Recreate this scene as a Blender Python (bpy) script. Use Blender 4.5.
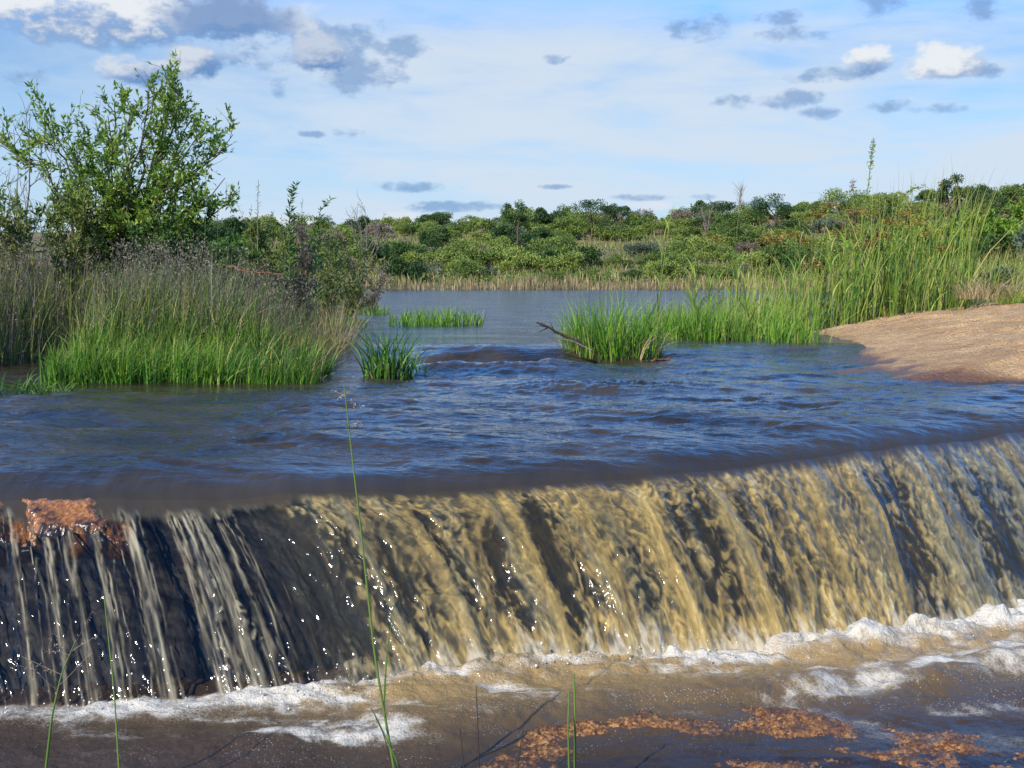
import bpy, math, random
import numpy as np
from mathutils import Vector

for _o in list(bpy.data.objects):
    bpy.data.objects.remove(_o)
SC = bpy.context.scene
COL = SC.collection
R = math.radians

# ------------------------------------------------------------------ camera
FPX, W, H = 1100.0, 1024, 768
CAMZ = 1.3
PITCH = math.atan(112.0 / FPX)
cam_d = bpy.data.cameras.new("camera")
cam_d.sensor_width = 36.0
cam_d.lens = 36.0 * FPX / W
cam_d.clip_start = 0.05
cam_d.clip_end = 20000.0
cam = bpy.data.objects.new("camera", cam_d)
COL.objects.link(cam)
cam.location = (0, 0, CAMZ)
cam.rotation_euler = (math.pi / 2 - PITCH, 0, 0)
SC.camera = cam

# ------------------------------------------------------------------ world, sun, exposure
SUN_EL = R(37.0)
SUN_AZ = R(219.0)          # clockwise from +Y: behind the camera and to its left
SUN_DIR = Vector((math.sin(SUN_AZ) * math.cos(SUN_EL), math.cos(SUN_AZ) * math.cos(SUN_EL), math.sin(SUN_EL)))
SKY_STRENGTH = 0.085
SUN_STRENGTH = 4.9
EXPOSURE = 0.5

sun_d = bpy.data.lights.new("sun", 'SUN')
sun_d.energy = SUN_STRENGTH
sun_d.angle = R(0.5)
sun_d.color = (1.0, 0.93, 0.82)
sun = bpy.data.objects.new("sun", sun_d)
COL.objects.link(sun)
sun.rotation_euler = SUN_DIR.to_track_quat('Z', 'Y').to_euler()

vs = SC.view_settings
vs.view_transform = 'Standard'
vs.look = 'None'
vs.exposure = EXPOSURE
vs.gamma = 1.0
vs.use_curve_mapping = False
try:
    SC.cycles.max_bounces = 8
    SC.cycles.transparent_max_bounces = 16
    SC.cycles.caustics_reflective = False
    SC.cycles.caustics_refractive = False
    SC.cycles.sample_clamp_indirect = 6.0
    SC.cycles.use_denoising = True
except Exception:
    pass


class NB:
    """small node-graph builder: values are sockets or numbers"""
    def __init__(self, tree):
        self.t = tree
        self.n = tree.nodes
        self.l = tree.links

    def node(self, kind, **kw):
        n = self.n.new(kind)
        for k, v in kw.items():
            setattr(n, k, v)
        return n

    def put(self, sock, v):
        if isinstance(v, bpy.types.NodeSocket):
            self.l.new(v, sock)
        elif isinstance(v, (tuple, list)):
            if len(v) == 3 and sock.type == 'RGBA':
                v = tuple(v) + (1.0,)
            sock.default_value = v
        else:
            sock.default_value = v

    def m(self, op, a, b=None, c=None, clamp=False):
        n = self.node('ShaderNodeMath', operation=op, use_clamp=clamp)
        for i, v in enumerate((a, b, c)):
            if v is not None:
                self.put(n.inputs[i], v)
        return n.outputs[0]

    def smooth(self, x, lo, hi, a=0.0, b=1.0):
        n = self.node('ShaderNodeMapRange', interpolation_type='SMOOTHSTEP')
        self.put(n.inputs['Value'], x)
        for k, v in (('From Min', lo), ('From Max', hi), ('To Min', a), ('To Max', b)):
            self.put(n.inputs[k], v)
        return n.outputs[0]

    def mix(self, f, a, b, mode='MIX'):
        n = self.node('ShaderNodeMix', data_type='RGBA', blend_type=mode)
        self.put(n.inputs[0], f)
        self.put(n.inputs[6], a)
        self.put(n.inputs[7], b)
        return n.outputs[2]

    def noise(self, vec, scale, detail=4.0, rough=0.55, dist=0.0, lac=2.0):
        n = self.node('ShaderNodeTexNoise')
        if vec is not None:
            self.put(n.inputs['Vector'], vec)
        for k, v in (('Scale', scale), ('Detail', detail), ('Roughness', rough), ('Distortion', dist), ('Lacunarity', lac)):
            self.put(n.inputs[k], v)
        return n.outputs['Fac']

    def voronoi(self, vec, scale, feature='F1', out='Distance', rand=1.0):
        n = self.node('ShaderNodeTexVoronoi', feature=feature)
        if vec is not None:
            self.put(n.inputs['Vector'], vec)
        self.put(n.inputs['Scale'], scale)
        self.put(n.inputs['Randomness'], rand)
        return n.outputs[out]

    def vec(self, x, y, z):
        n = self.node('ShaderNodeCombineXYZ')
        for i, v in enumerate((x, y, z)):
            self.put(n.inputs[i], v)
        return n.outputs[0]

    def sep(self, v):
        n = self.node('ShaderNodeSeparateXYZ')
        self.put(n.inputs[0], v)
        return n.outputs

    def vscale(self, v, s):
        n = self.node('ShaderNodeVectorMath', operation='MULTIPLY')
        self.put(n.inputs[0], v)
        n.inputs[1].default_value = s
        return n.outputs[0]

    def attr(self, name, out='Fac'):
        return self.node('ShaderNodeAttribute', attribute_name=name).outputs[out]

    def ramp(self, f, stops):
        n = self.node('ShaderNodeValToRGB')
        cr = n.color_ramp
        while len(cr.elements) < len(stops):
            cr.elements.new(0.5)
        for e, (p, c) in zip(cr.elements, stops):
            e.position = p
            e.color = tuple(c) + (1.0,) if len(c) == 3 else c
        self.put(n.inputs[0], f)
        return n.outputs[0]

    def bump(self, h, strength=0.5, dist=0.02, normal=None):
        n = self.node('ShaderNodeBump')
        self.put(n.inputs['Height'], h)
        self.put(n.inputs['Strength'], strength)
        self.put(n.inputs['Distance'], dist)
        if normal is not None:
            self.put(n.inputs['Normal'], normal)
        return n.outputs[0]


def lin(r, g, b):
    f = lambda c: (c / 255.0) / 12.92 if c <= 10 else ((c / 255.0 + 0.055) / 1.055) ** 2.4
    return (f(r), f(g), f(b))


def build_world():
    w = bpy.data.worlds.new("World")
    SC.world = w
    w.use_nodes = True
    nb = NB(w.node_tree)
    for n in list(nb.n):
        nb.n.remove(n)
    out = nb.node('ShaderNodeOutputWorld')
    bg = nb.node('ShaderNodeBackground')
    bg.inputs['Strength'].default_value = SKY_STRENGTH
    nb.l.new(bg.outputs[0], out.inputs[0])
    sky = nb.node('ShaderNodeTexSky', sky_type='NISHITA')
    sky.sun_disc = False
    sky.sun_elevation = SUN_EL
    sky.sun_rotation = SUN_AZ
    sky.altitude = 1200.0
    sky.air_density = 1.0
    sky.dust_density = 0.3
    sky.ozone_density = 2.0
    K = 1.0 / SKY_STRENGTH / 2.0 ** EXPOSURE
    C = lambda r, g, b: tuple(K * v for v in lin(r, g, b))
    geo = nb.node('ShaderNodeTexCoord')
    x, y, z = nb.sep(geo.outputs['Generated'])
    az = nb.m('ARCTAN2', x, y)
    el = nb.m('ARCSINE', nb.m('MINIMUM', nb.m('MAXIMUM', z, -1.0), 1.0))
    # the clear sky, its upper part brightened and blued for the water's reflection
    col = nb.mix(1.0, sky.outputs[0], nb.mix(nb.smooth(el, 0.17, 0.33), (0.66, 0.98, 1.22), (0.85, 2.15, 3.4)), 'MULTIPLY')
    # high thin veil, in long soft bands
    p = nb.vec(nb.m('MULTIPLY', az, 1.0), nb.m('MULTIPLY', el, 3.2), 0.0)
    veil_n = nb.noise(p, 2.6, 6.0, 0.55, 0.6)
    veil_f = nb.noise(nb.vec(nb.m('ADD', az, nb.m('MULTIPLY', el, 0.9)), nb.m('MULTIPLY', el, 5.0), 3.0), 7.0, 5.0, 0.6, 0.4)
    low = nb.smooth(el, 0.0, 0.10, 1.0, 0.0)
    high = nb.smooth(el, 0.19, 0.28, 1.0, 0.0)
    left = nb.smooth(az, -0.44, -0.08, 0.5, 1.0)
    v = nb.m('ADD', nb.m('MULTIPLY', veil_n, 0.75), nb.m('MULTIPLY', veil_f, 0.45))
    va = nb.m('MULTIPLY', nb.smooth(v, 0.32, 0.68), nb.m('MULTIPLY', high, left))
    va = nb.m('MULTIPLY', va, 0.95)
    hz = nb.m('MULTIPLY', nb.smooth(el, -0.02, 0.20, 1.0, 0.0), 0.88)
    col = nb.mix(hz, col, C(172, 208, 241))
    col = nb.mix(va, col, C(212, 226, 241))
    col = nb.mix(nb.m('MULTIPLY', nb.smooth(el, 0.0, 0.045, 1.0, 0.0), 0.45), col, C(196, 218, 242))
    # single clouds: px, py, half width, half height, kind
    n1 = nb.noise(nb.vec(az, nb.m('MULTIPLY', el, 1.5), 0.0), 9.0, 2.0, 0.5)
    n2 = nb.noise(nb.vec(az, nb.m('MULTIPLY', el, 1.5), 5.0), 30.0, 5.0, 0.55)
    n3 = nb.noise(nb.vec(az, nb.m('MULTIPLY', el, 1.8), 9.0), 95.0, 4.0, 0.6, 0.5)
    nn = nb.m('ADD', nb.m('MULTIPLY', nb.m('SUBTRACT', n1, 0.5), 2.2), nb.m('MULTIPLY', nb.m('ADD', nb.m('SUBTRACT', n2, 0.5), nb.m('MULTIPLY', nb.m('SUBTRACT', n3, 0.5), 0.25)), 3.6))

    def body(px, py, hw, hh, flat=0.0):
        d_ = Vector(((px - 512) / FPX, math.cos(PITCH) - (py - 384) / FPX * math.sin(PITCH), -math.sin(PITCH) - (py - 384) / FPX * math.cos(PITCH))).normalized()
        a0, e0 = math.atan2(d_.x, d_.y), math.asin(d_.z)
        dx = nb.m('DIVIDE', nb.m('SUBTRACT', az, a0), hw / FPX)
        dy = nb.m('DIVIDE', nb.m('SUBTRACT', el, e0), hh / FPX)
        if flat:
            dyl = nb.m('MULTIPLY', nb.m('MINIMUM', dy, 0.0), flat)
            dyy = nb.m('ADD', nb.m('MAXIMUM', dy, 0.0), dyl)
        else:
            dyy = dy
        r2 = nb.m('ADD', nb.m('MULTIPLY', dx, dx), nb.m('MULTIPLY', dyy, dyy))
        return nb.m('SUBTRACT', 1.0, r2), dx, dy

    greys = [(707, 29, 34, 11), (778, 17, 36, 8), (800, 34, 40, 9), (780, 100, 62, 9), (822, 112, 22, 7),
             (885, 105, 26, 8), (930, 110, 30, 6), (840, 74, 46, 9), (30, 78, 30, 12), (355, 133, 24, 7), (314, 134, 13, 4),
             (282, 88, 11, 13), (416, 187, 46, 6), (455, 206, 50, 6), (640, 197, 30, 4), (700, 197, 22, 4),
             (878, 4, 34, 11), (985, 10, 26, 12), (562, 187, 22, 3), (560, 60, 16, 5), (150, 36, 150, 17), (225, 44, 92, 30), (250, 22, 60, 16),
             (362, 72, 44, 20), (404, 44, 22, 14), (330, 46, 62, 28), (995, 70, 16, 7), (760, 205, 30, 4)]
    g = None
    for c in greys:
        b = body(*c)[0]
        g = b if g is None else nb.m('MAXIMUM', g, b)
    ga = nb.smooth(nb.m('ADD', g, nb.m('MULTIPLY', nn, 1.5)), -0.05, 1.35)
    gcol = nb.mix(n2, C(98, 140, 196), C(134, 170, 212))
    col = nb.mix(nb.m('MULTIPLY', ga, 0.72), col, gcol)

    whites = [(90, 8, 215, 40, 1.3), (225, 16, 72, 34, 1.2), (200, 58, 46, 17, 1.0), (140, 70, 44, 16, 1.0), (318, 54, 34, 22, 1.1), (866, 64, 28, 19, 1.5),
              (945, 64, 42, 22, 1.7), (400, 217, 24, 6, 1.0), (652, 206, 30, 6, 1.0), (240, 214, 46, 12, 1.0), (290, 221, 60, 8, 1.0)]
    for i, (px, py, hw, hh, fl) in enumerate(whites):
        b, dx, dy = body(px, py, hw, hh, fl)
        a = nb.smooth(nb.m('ADD', b, nb.m('MULTIPLY', nn, 0.9 if i > 1 else 0.7)), 0.05, 0.85 if i < 7 else 1.5)
        lit = nb.m('ADD', nb.m('ADD', dy, nb.m('MULTIPLY', nn, 0.7)), nb.m('MULTIPLY', dx, -0.25))
        s = nb.smooth(lit, -0.55, 0.35)
        if i < 2:
            s = nb.smooth(lit, -0.75, 0.05)
            if i == 1:
                s = nb.m('MULTIPLY', s, 0.12)
        if i in (2, 3):
            s = nb.m('MULTIPLY', s, 0.75)
        if i == 4:
            s = nb.m('MULTIPLY', s, 0.6)
        cc = nb.mix(s, C(104, 144, 198), C(236, 240, 244))
        if i > 6:
            cc = C(226, 230, 240)
        op = 0.95 if i < 7 else 0.75
        col = nb.mix(nb.m('MULTIPLY', a, op), col, cc)
    nb.put(bg.inputs['Color'], col)


build_world()

# ------------------------------------------------------------------ picture <-> place
_cp, _sp = math.cos(PITCH), math.sin(PITCH)


def ray(px, py):
    rx, ry = (np.asarray(px, float) - 512) / FPX, -(np.asarray(py, float) - 384) / FPX
    return rx, _cp + ry * _sp, -_sp + ry * _cp


def at(px, py, z):
    """point on the level z seen at a picture position"""
    dx, dy, dz = ray(px, py)
    t = (z - CAMZ) / dz
    return np.stack([dx * t, dy * t, CAMZ + dz * t], -1)


def atd(px, py, d):
    """point at distance d (along +Y) seen at a picture position"""
    dx, dy, dz = ray(px, py)
    t = d / dy
    return np.stack([dx * t, dy * t, CAMZ + dz * t], -1)


# ------------------------------------------------------------------ numpy noise
_rs = np.random.RandomState(7)
_PERM = _rs.permutation(4096).astype(np.int64)
_GA = _rs.uniform(0, 2 * np.pi, 4096)
_GX, _GY = np.cos(_GA), np.sin(_GA)
_JX, _JY = _rs.uniform(0, 1, 4096), _rs.uniform(0, 1, 4096)


def _h(i, j, s):
    return _PERM[(_PERM[(_PERM[(i + s * 131) & 4095] + j) & 4095] + s * 17) & 4095]


def pn(x, y, s=0):
    """gradient noise, about -1..1"""
    x, y = np.broadcast_arrays(np.asarray(x, float), np.asarray(y, float))
    i, j = np.floor(x).astype(np.int64), np.floor(y).astype(np.int64)
    fx, fy = x - i, y - j
    u, v = fx * fx * fx * (fx * (fx * 6 - 15) + 10), fy * fy * fy * (fy * (fy * 6 - 15) + 10)

    def g(a, b):
        k = _h(i + a, j + b, s)
        return _GX[k] * (fx - a) + _GY[k] * (fy - b)
    n0 = g(0, 0) * (1 - u) + g(1, 0) * u
    n1 = g(0, 1) * (1 - u) + g(1, 1) * u
    return 1.5 * (n0 * (1 - v) + n1 * v)


def fbm(x, y, oct=4, s=0, gain=0.5, lac=2.03):
    r, a, tot = 0.0, 1.0, 0.0
    for k in range(oct):
        r = r + a * pn(x, y, s + k)
        tot += a
        a *= gain
        x, y = x * lac + 3.7, y * lac + 1.3
    return r / tot


def worley(x, y, s=0):
    """distances to the nearest and second nearest scattered point"""
    x, y = np.broadcast_arrays(np.asarray(x, float), np.asarray(y, float))
    i, j = np.floor(x).astype(np.int64), np.floor(y).astype(np.int64)
    f1 = np.full(x.shape, 9.0)
    f2 = np.full(x.shape, 9.0)
    for a in (-1, 0, 1):
        for b in (-1, 0, 1):
            k = _h(i + a, j + b, s)
            d = np.hypot(i + a + _JX[k] - x, j + b + _JY[k] - y)
            f2 = np.minimum(f2, np.maximum(f1, d))
            f1 = np.minimum(f1, d)
    return f1, f2


def sst(x, a, b):
    t = np.clip((np.asarray(x, float) - a) / (b - a), 0, 1)
    return t * t * (3 - 2 * t)


# ------------------------------------------------------------------ mesh helpers
def tag(o, label=None, cat=None, group=None, kind=None):
    for k, v in (('label', label), ('category', cat), ('group', group), ('kind', kind)):
        if v:
            o[k] = v
    return o


def build(name, V, F, mat, parent=None, attrs=None, smooth=True, normals=None, link=True):
    """one mesh object from arrays; F is one (n,k) array or a list of them"""
    V = np.asarray(V, np.float32).reshape(-1, 3)
    Fs = [np.asarray(f, np.int32) for f in (F if isinstance(F, list) else [F]) if len(f)]
    me = bpy.data.meshes.new(name)
    me.vertices.add(len(V))
    me.vertices.foreach_set('co', V.ravel())
    nl = sum(f.size for f in Fs)
    npoly = sum(len(f) for f in Fs)
    me.loops.add(nl)
    me.loops.foreach_set('vertex_index', np.concatenate([f.ravel() for f in Fs]))
    me.polygons.add(npoly)
    tot = np.concatenate([np.full(len(f), f.shape[1], np.int32) for f in Fs])
    st = np.concatenate([[0], np.cumsum(tot)[:-1]]).astype(np.int32)
    me.polygons.foreach_set('loop_start', st)
    me.polygons.foreach_set('use_smooth', np.full(npoly, smooth, bool))
    me.update(calc_edges=True)
    me.validate()
    for k, a in (attrs or {}).items():
        at_ = me.attributes.new(k, 'FLOAT', 'POINT')
        at_.data.foreach_set('value', np.asarray(a, np.float32).ravel())
    if normals is not None:
        me.normals_split_custom_set_from_vertices(np.asarray(normals, np.float32).reshape(-1, 3))
    if mat:
        me.materials.append(mat)
    o = bpy.data.objects.new(name, me)
    if link:
        COL.objects.link(o)
    if parent is not None:
        o.parent = parent
    return o


def grid_faces(nr, nc, flip=False):
    i = np.arange(nr - 1)[:, None] * nc + np.arange(nc - 1)[None, :]
    f = np.stack([i, i + 1, i + nc + 1, i + nc], -1).reshape(-1, 4)
    return f[:, ::-1] if flip else f


def grid_normals(P):
    du = np.gradient(P, axis=1)
    dv = np.gradient(P, axis=0)
    n = np.cross(du, dv)
    return n / np.maximum(np.linalg.norm(n, axis=-1, keepdims=True), 1e-9)


def empty(name, loc=(0, 0, 0)):
    o = bpy.data.objects.new(name, None)
    o.empty_display_size = 0.2
    o.location = loc
    COL.objects.link(o)
    return o


def copy_thing(o):
    r = o.copy()
    COL.objects.link(r)
    for ch in [c for c in o.children]:
        d = ch.copy()
        COL.objects.link(d)
        d.parent = r
    return r


# ------------------------------------------------------------------ materials
def new_mat(name):
    m = bpy.data.materials.new(name)
    m.use_nodes = True
    nb = NB(m.node_tree)
    for n in list(nb.n):
        nb.n.remove(n)
    out = nb.node('ShaderNodeOutputMaterial')
    return m, nb, out


def principled(nb, color, rough=0.5, ior=1.45, spec=None, normal=None):
    p = nb.node('ShaderNodeBsdfPrincipled')
    nb.put(p.inputs['Base Color'], color)
    nb.put(p.inputs['Roughness'], rough)
    nb.put(p.inputs['IOR'], ior)
    if spec is not None:
        nb.put(p.inputs['Specular IOR Level'], spec)
    if normal is not None:
        nb.put(p.inputs['Normal'], normal)
    return p


def leaf_mat(name, stops, tip=None, tip_at=0.75, trans=0.35, rough=0.5, obj_var=0.0, base=None):
    """foliage: colour by a random per leaf or blade, optional other colour at the tips and at the foot"""
    m, nb, out = new_mat(name)
    tint = nb.attr('tint')
    if obj_var:
        oi = nb.node('ShaderNodeObjectInfo')
        tint = nb.m('ADD', tint, nb.m('MULTIPLY', nb.m('SUBTRACT', oi.outputs['Random'], 0.5), obj_var), clamp=True)
    c = nb.ramp(tint, stops)
    h = nb.attr('along')
    if tip is not None:
        c = nb.mix(nb.smooth(h, tip_at, 1.0), c, tip)
    if base is not None:
        c = nb.mix(nb.smooth(h, 0.0, 0.25, 1.0, 0.0), c, base)
    p = principled(nb, c, rough, 1.4, 0.35)
    t = nb.node('ShaderNodeBsdfTranslucent')
    nb.put(t.inputs['Color'], c)
    mx = nb.node('ShaderNodeMixShader')
    mx.inputs[0].default_value = trans
    nb.l.new(p.outputs[0], mx.inputs[1])
    nb.l.new(t.outputs[0], mx.inputs[2])
    nb.l.new(mx.outputs[0], out.inputs[0])
    return m


def bark_mat(name, c1, c2, scale=20.0):
    m, nb, out = new_mat(name)
    tc = nb.node('ShaderNodeTexCoord').outputs['Object']
    n = nb.noise(nb.vscale(tc, (1, 1, 0.3)), scale, 5.0, 0.6)
    p = principled(nb, nb.mix(n, c1, c2), 0.8, 1.45, 0.2, nb.bump(n, 0.6, 0.01))
    nb.l.new(p.outputs[0], out.inputs[0])
    return m


M = {}
M['reed'] = leaf_mat('reed_green', [(0.0, (0.045, 0.128, 0.015)), (0.45, (0.105, 0.247, 0.021)), (0.85, (0.203, 0.367, 0.033)), (1.0, (0.375, 0.390, 0.090))],
                     tip=(0.240, 0.330, 0.045), tip_at=0.7, base=(0.150, 0.165, 0.045))
M['reed_deep'] = leaf_mat('reed_deep_green', [(0.0, (0.024, 0.083, 0.015)), (0.6, (0.068, 0.180, 0.022)), (1.0, (0.150, 0.285, 0.038))], base=(0.090, 0.105, 0.045))
M['sedge'] = leaf_mat('sedge_yellow_green', [(0.0, (0.068, 0.150, 0.018)), (0.5, (0.173, 0.277, 0.030)), (0.8, (0.300, 0.360, 0.053)), (1.0, (0.450, 0.375, 0.120))],
                      tip=(0.390, 0.330, 0.075), tip_at=0.6, base=(0.180, 0.150, 0.045))
M['dry'] = leaf_mat('dry_grass', [(0.0, (0.150, 0.112, 0.053)), (0.5, (0.330, 0.247, 0.112)), (1.0, (0.540, 0.420, 0.210))], trans=0.25)
M['herb'] = leaf_mat('grey_brown_herb', [(0.0, (0.085, 0.090, 0.035)), (0.4, (0.155, 0.130, 0.080)), (0.75, (0.235, 0.19, 0.135)), (1.0, (0.33, 0.27, 0.20))], trans=0.3)
M['olive'] = leaf_mat('olive_grass', [(0.0, (0.068, 0.112, 0.018)), (0.5, (0.143, 0.188, 0.038)), (1.0, (0.270, 0.270, 0.075))], trans=0.3)
M['weed'] = leaf_mat('weed_leaf', [(0.0, (0.027, 0.068, 0.015)), (0.6, (0.068, 0.143, 0.027)), (1.0, (0.150, 0.225, 0.045))])
M['shrubleaf'] = leaf_mat('shrub_leaf', [(0.0, (0.058, 0.124, 0.017)), (0.5, (0.156, 0.266, 0.030)), (0.85, (0.293, 0.389, 0.050)), (1.0, (0.429, 0.478, 0.083))], trans=0.4, rough=0.4)
M['bush'] = leaf_mat('bush_leaf', [(0.0, (0.055, 0.094, 0.022)), (0.45, (0.150, 0.210, 0.038)), (0.8, (0.240, 0.290, 0.055)), (1.0, (0.263, 0.298, 0.061))], obj_var=0.55, trans=0.25)
M['bush_grey'] = leaf_mat('bush_grey_leaf', [(0.0, (0.055, 0.075, 0.040)), (0.5, (0.115, 0.145, 0.085)), (1.0, (0.20, 0.225, 0.145))], obj_var=0.3, trans=0.2)
M['bush_brown'] = leaf_mat('bush_brown_leaf', [(0.0, (0.105, 0.075, 0.053)), (0.5, (0.195, 0.143, 0.098)), (1.0, (0.285, 0.225, 0.135))], obj_var=0.3, trans=0.2)
M['bush_dark'] = leaf_mat('bush_dark_leaf', [(0.0, (0.018, 0.042, 0.012)), (0.5, (0.045, 0.091, 0.021)), (1.0, (0.105, 0.158, 0.035))], obj_var=0.3, trans=0.2)
M['seed'] = leaf_mat('seed_head', [(0.0, (0.17, 0.10, 0.022)), (0.5, (0.29, 0.18, 0.036)), (1.0, (0.38, 0.27, 0.07))], trans=0.3)
M['panicle'] = leaf_mat('pale_panicle', [(0.0, (0.20, 0.14, 0.09)), (0.5, (0.33, 0.24, 0.16)), (1.0, (0.46, 0.36, 0.25))], trans=0.3)
M['bark'] = bark_mat('bark_brown', (0.035, 0.026, 0.018), (0.12, 0.095, 0.065))
M['twig'] = bark_mat('dead_twig', (0.10, 0.085, 0.07), (0.26, 0.22, 0.18))
M['deadwood'] = bark_mat('dark_wet_wood', (0.018, 0.013, 0.009), (0.07, 0.045, 0.03))
M['redwood'] = bark_mat('red_brown_wood', (0.12, 0.045, 0.02), (0.24, 0.11, 0.05))
M['stem'] = leaf_mat('green_stem', [(0.0, (0.06, 0.12, 0.02)), (1.0, (0.16, 0.22, 0.04))], trans=0.1)

# ------------------------------------------------------------------ water levels
Z_LAKE, Z_POOL, Z_LIP, Z_LOW = 0.05, -0.06, -0.24, -1.22

lip_px = np.array([-420, -200, 0, 100, 250, 400, 512, 640, 740, 850, 940, 1024, 1150, 1320, 1500], float)
lip_py = np.array([503, 502, 500, 498, 497, 493, 487, 478, 467, 453, 442, 433, 424, 414, 405], float)
base_px = np.array([-400, -175, 25, 140, 345, 490, 597, 714, 820, 926, 1026, 1126, 1265, 1455, 1660], float)
base_py = np.array([715, 714, 712, 708, 694, 672, 664, 658, 652, 644, 628, 610, 594, 578, 562], float)
LIP = at(lip_px, lip_py, Z_LIP)
BASE = at(base_px, base_py, np.linspace(Z_LOW, Z_LOW - 0.10, len(base_px)))


def smooth_curve(P, n):
    """points at an even spacing of the parameter along a smoothed polyline"""
    t = np.linspace(0, len(P) - 1, 4000)
    Q = np.stack([np.interp(t, np.arange(len(P)), P[:, k]) for k in range(3)], -1)
    ker = np.hanning(401)
    ker /= ker.sum()
    pad = np.concatenate([Q[:1] + (Q[:1] - Q[1:2]) * np.arange(200, 0, -1)[:, None], Q,
                          Q[-1:] + (Q[-1:] - Q[-2:-1]) * np.arange(1, 201)[:, None]])
    Q = np.stack([np.convolve(pad[:, k], ker, 'valid') for k in range(3)], -1)
    return Q


LIPC, BASEC = smooth_curve(LIP, 0), smooth_curve(BASE, 0)
LIPPX = smooth_curve(np.stack([lip_px, lip_py, lip_py], -1), 0)[:, 0]


def lip_at_x(x):
    return np.interp(x, LIPC[:, 0], LIPC[:, 1])


def base_at_x(x):
    return np.interp(x, BASEC[:, 0], BASEC[:, 1])


# bank outlines ------------------------------------------------------------
def left_edge_x(y):
    return np.interp(y, [10, 13, 14, 17, 20, 25, 30, 38, 46, 50, 80], [-7.5, -2.5, -2.45, -2.75, -3.3, -3.9, -4.3, -4.9, -5.6, -7.0, -30])


def left_in(x, y):
    wob = 0.35 * fbm(x * 0.8, y * 0.8, 3, 40)
    front = y - np.interp(x, [-30, -9, -7, -6.1, -5.8, -2, 5], [12.0, 12.6, 16.6, 16.4, 13.6, 13.5, 13.5])
    return np.minimum(front, np.minimum(left_edge_x(y) - x, 52 - y)) + wob


RIGHT_Y = np.array([5, 12.6, 13.75, 14.1, 17.5, 20, 23, 26, 32, 40, 55, 70, 90], float)
RIGHT_X = np.array([14, 9.0, 5.6, 4.95, 5.45, 5.6, 5.8, 7.2, 9.5, 11.5, 15.5, 19, 24], float)


def right_edge_x(y):
    return np.interp(y, RIGHT_Y, RIGHT_X)


def right_in(x, y):
    return x - right_edge_x(y) + 0.25 * fbm(x * 0.7, y * 0.7, 3, 50)


SKY_PX = np.array([-1500, -300, 0, 330, 400, 515, 600, 700, 800, 900, 1024, 1300, 2400], float)
SKY_PY = np.array([236, 234, 232, 232, 228, 226, 224, 221, 214, 204, 196, 192, 190], float)


def ground_z(x, y):
    bed = -0.75 + 0.1 * fbm(x * 0.4, y * 0.4, 3, 3)
    z = bed
    # left bank
    li = left_in(x, y)
    zl = 0.42 + 0.10 * fbm(x * 0.5, y * 0.5, 3, 4) + 0.25 * sst(li, 2, 8)
    z = np.maximum(z, bed + (zl - bed) * sst(li, -0.5, 1.8))
    # right bank behind the sand
    ri = right_in(x, y)
    zr = 0.10 + 0.10 * np.clip(ri, 0, 10) * 1.1 + 0.15 * fbm(x * 0.3, y * 0.3, 3, 5) + 0.02 * np.clip(y - 24, 0, 60) * sst(ri, 0, 4)
    z = np.maximum(z, bed + (zr - bed) * sst(ri, -0.9, 1.2) * sst(y, 23.6, 25.6))
    # far hillside
    ys = 79.0 + 2.0 * fbm(x * 0.06, 0.3, 3, 6)
    px = 512 + FPX * x / np.maximum(y, 1.0)
    top = CAMZ + (272 - np.interp(px, SKY_PX, SKY_PY)) * 135.0 / FPX
    t = np.clip((y - ys) / (135.0 - ys), 0, 1.0)
    zf = 0.15 + (top - 0.15) * (0.75 * t + 0.25 * t * t) + 0.5 * fbm(x * 0.08, y * 0.08, 4, 8) * sst(y, ys, ys + 15)
    zf = zf + np.clip(y - 135, 0, 2000) * 0.004
    z = np.maximum(z, bed + (zf - bed) * sst(y, ys - 2.0, ys + 1.0))
    return z

# ------------------------------------------------------------------ terrain sheets
def ground_material():
    m, nb, out = new_mat("ground_soil_and_grass")
    tc = nb.node('ShaderNodeTexCoord').outputs['Object']
    n1 = nb.noise(tc, 0.12, 5.0, 0.6)
    n2 = nb.noise(tc, 1.3, 6.0, 0.65)
    n3 = nb.noise(tc, 9.0, 4.0, 0.6)
    soil = nb.ramp(n3, [(0.3, (0.10, 0.065, 0.035)), (0.7, (0.24, 0.17, 0.09))])
    grass = nb.ramp(n2, [(0.3, (0.060, 0.085, 0.018)), (0.55, (0.13, 0.125, 0.04)), (0.75, (0.26, 0.20, 0.09))])
    c = nb.mix(nb.smooth(nb.m('ADD', n1, nb.m('MULTIPLY', nb.m('SUBTRACT', n2, 0.5), 0.5)), 0.40, 0.58), soil, grass)
    wet = nb.attr('wet')
    c = nb.mix(wet, c, (0.035, 0.028, 0.016))
    p = principled(nb, c, 0.9, 1.45, 0.2, nb.bump(n3, 0.7, 0.05))
    nb.l.new(p.outputs[0], out.inputs[0])
    return m


def make_ground():
    ys = np.concatenate([np.linspace(6.0, 30, 160), np.linspace(30.3, 150, 200), np.geomspace(151, 9000, 60)])
    cs = np.linspace(-1.9, 1.9, 420)
    yy, cc = np.meshgrid(ys, cs, indexing='ij')
    xx = cc * (yy + 6.0)
    z = ground_z(xx, yy)
    near = 1 - sst(yy, 11.4, 12.4)
    lo = np.interp(xx, LIPC[:, 0], LIPC[:, 1])
    z = np.where(yy < 12.6, z * (1 - near) + np.minimum(z, -0.62) * near, z)
    z = np.where(yy < lo + 0.35, -2.2, z)
    wet = 1 - sst(z, -0.12, 0.10)
    o = build("ground", np.stack([xx, yy, z], -1), grid_faces(len(ys), len(cs)), ground_material(), attrs={'wet': wet})
    tag(o, kind='structure')


make_ground()


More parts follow.
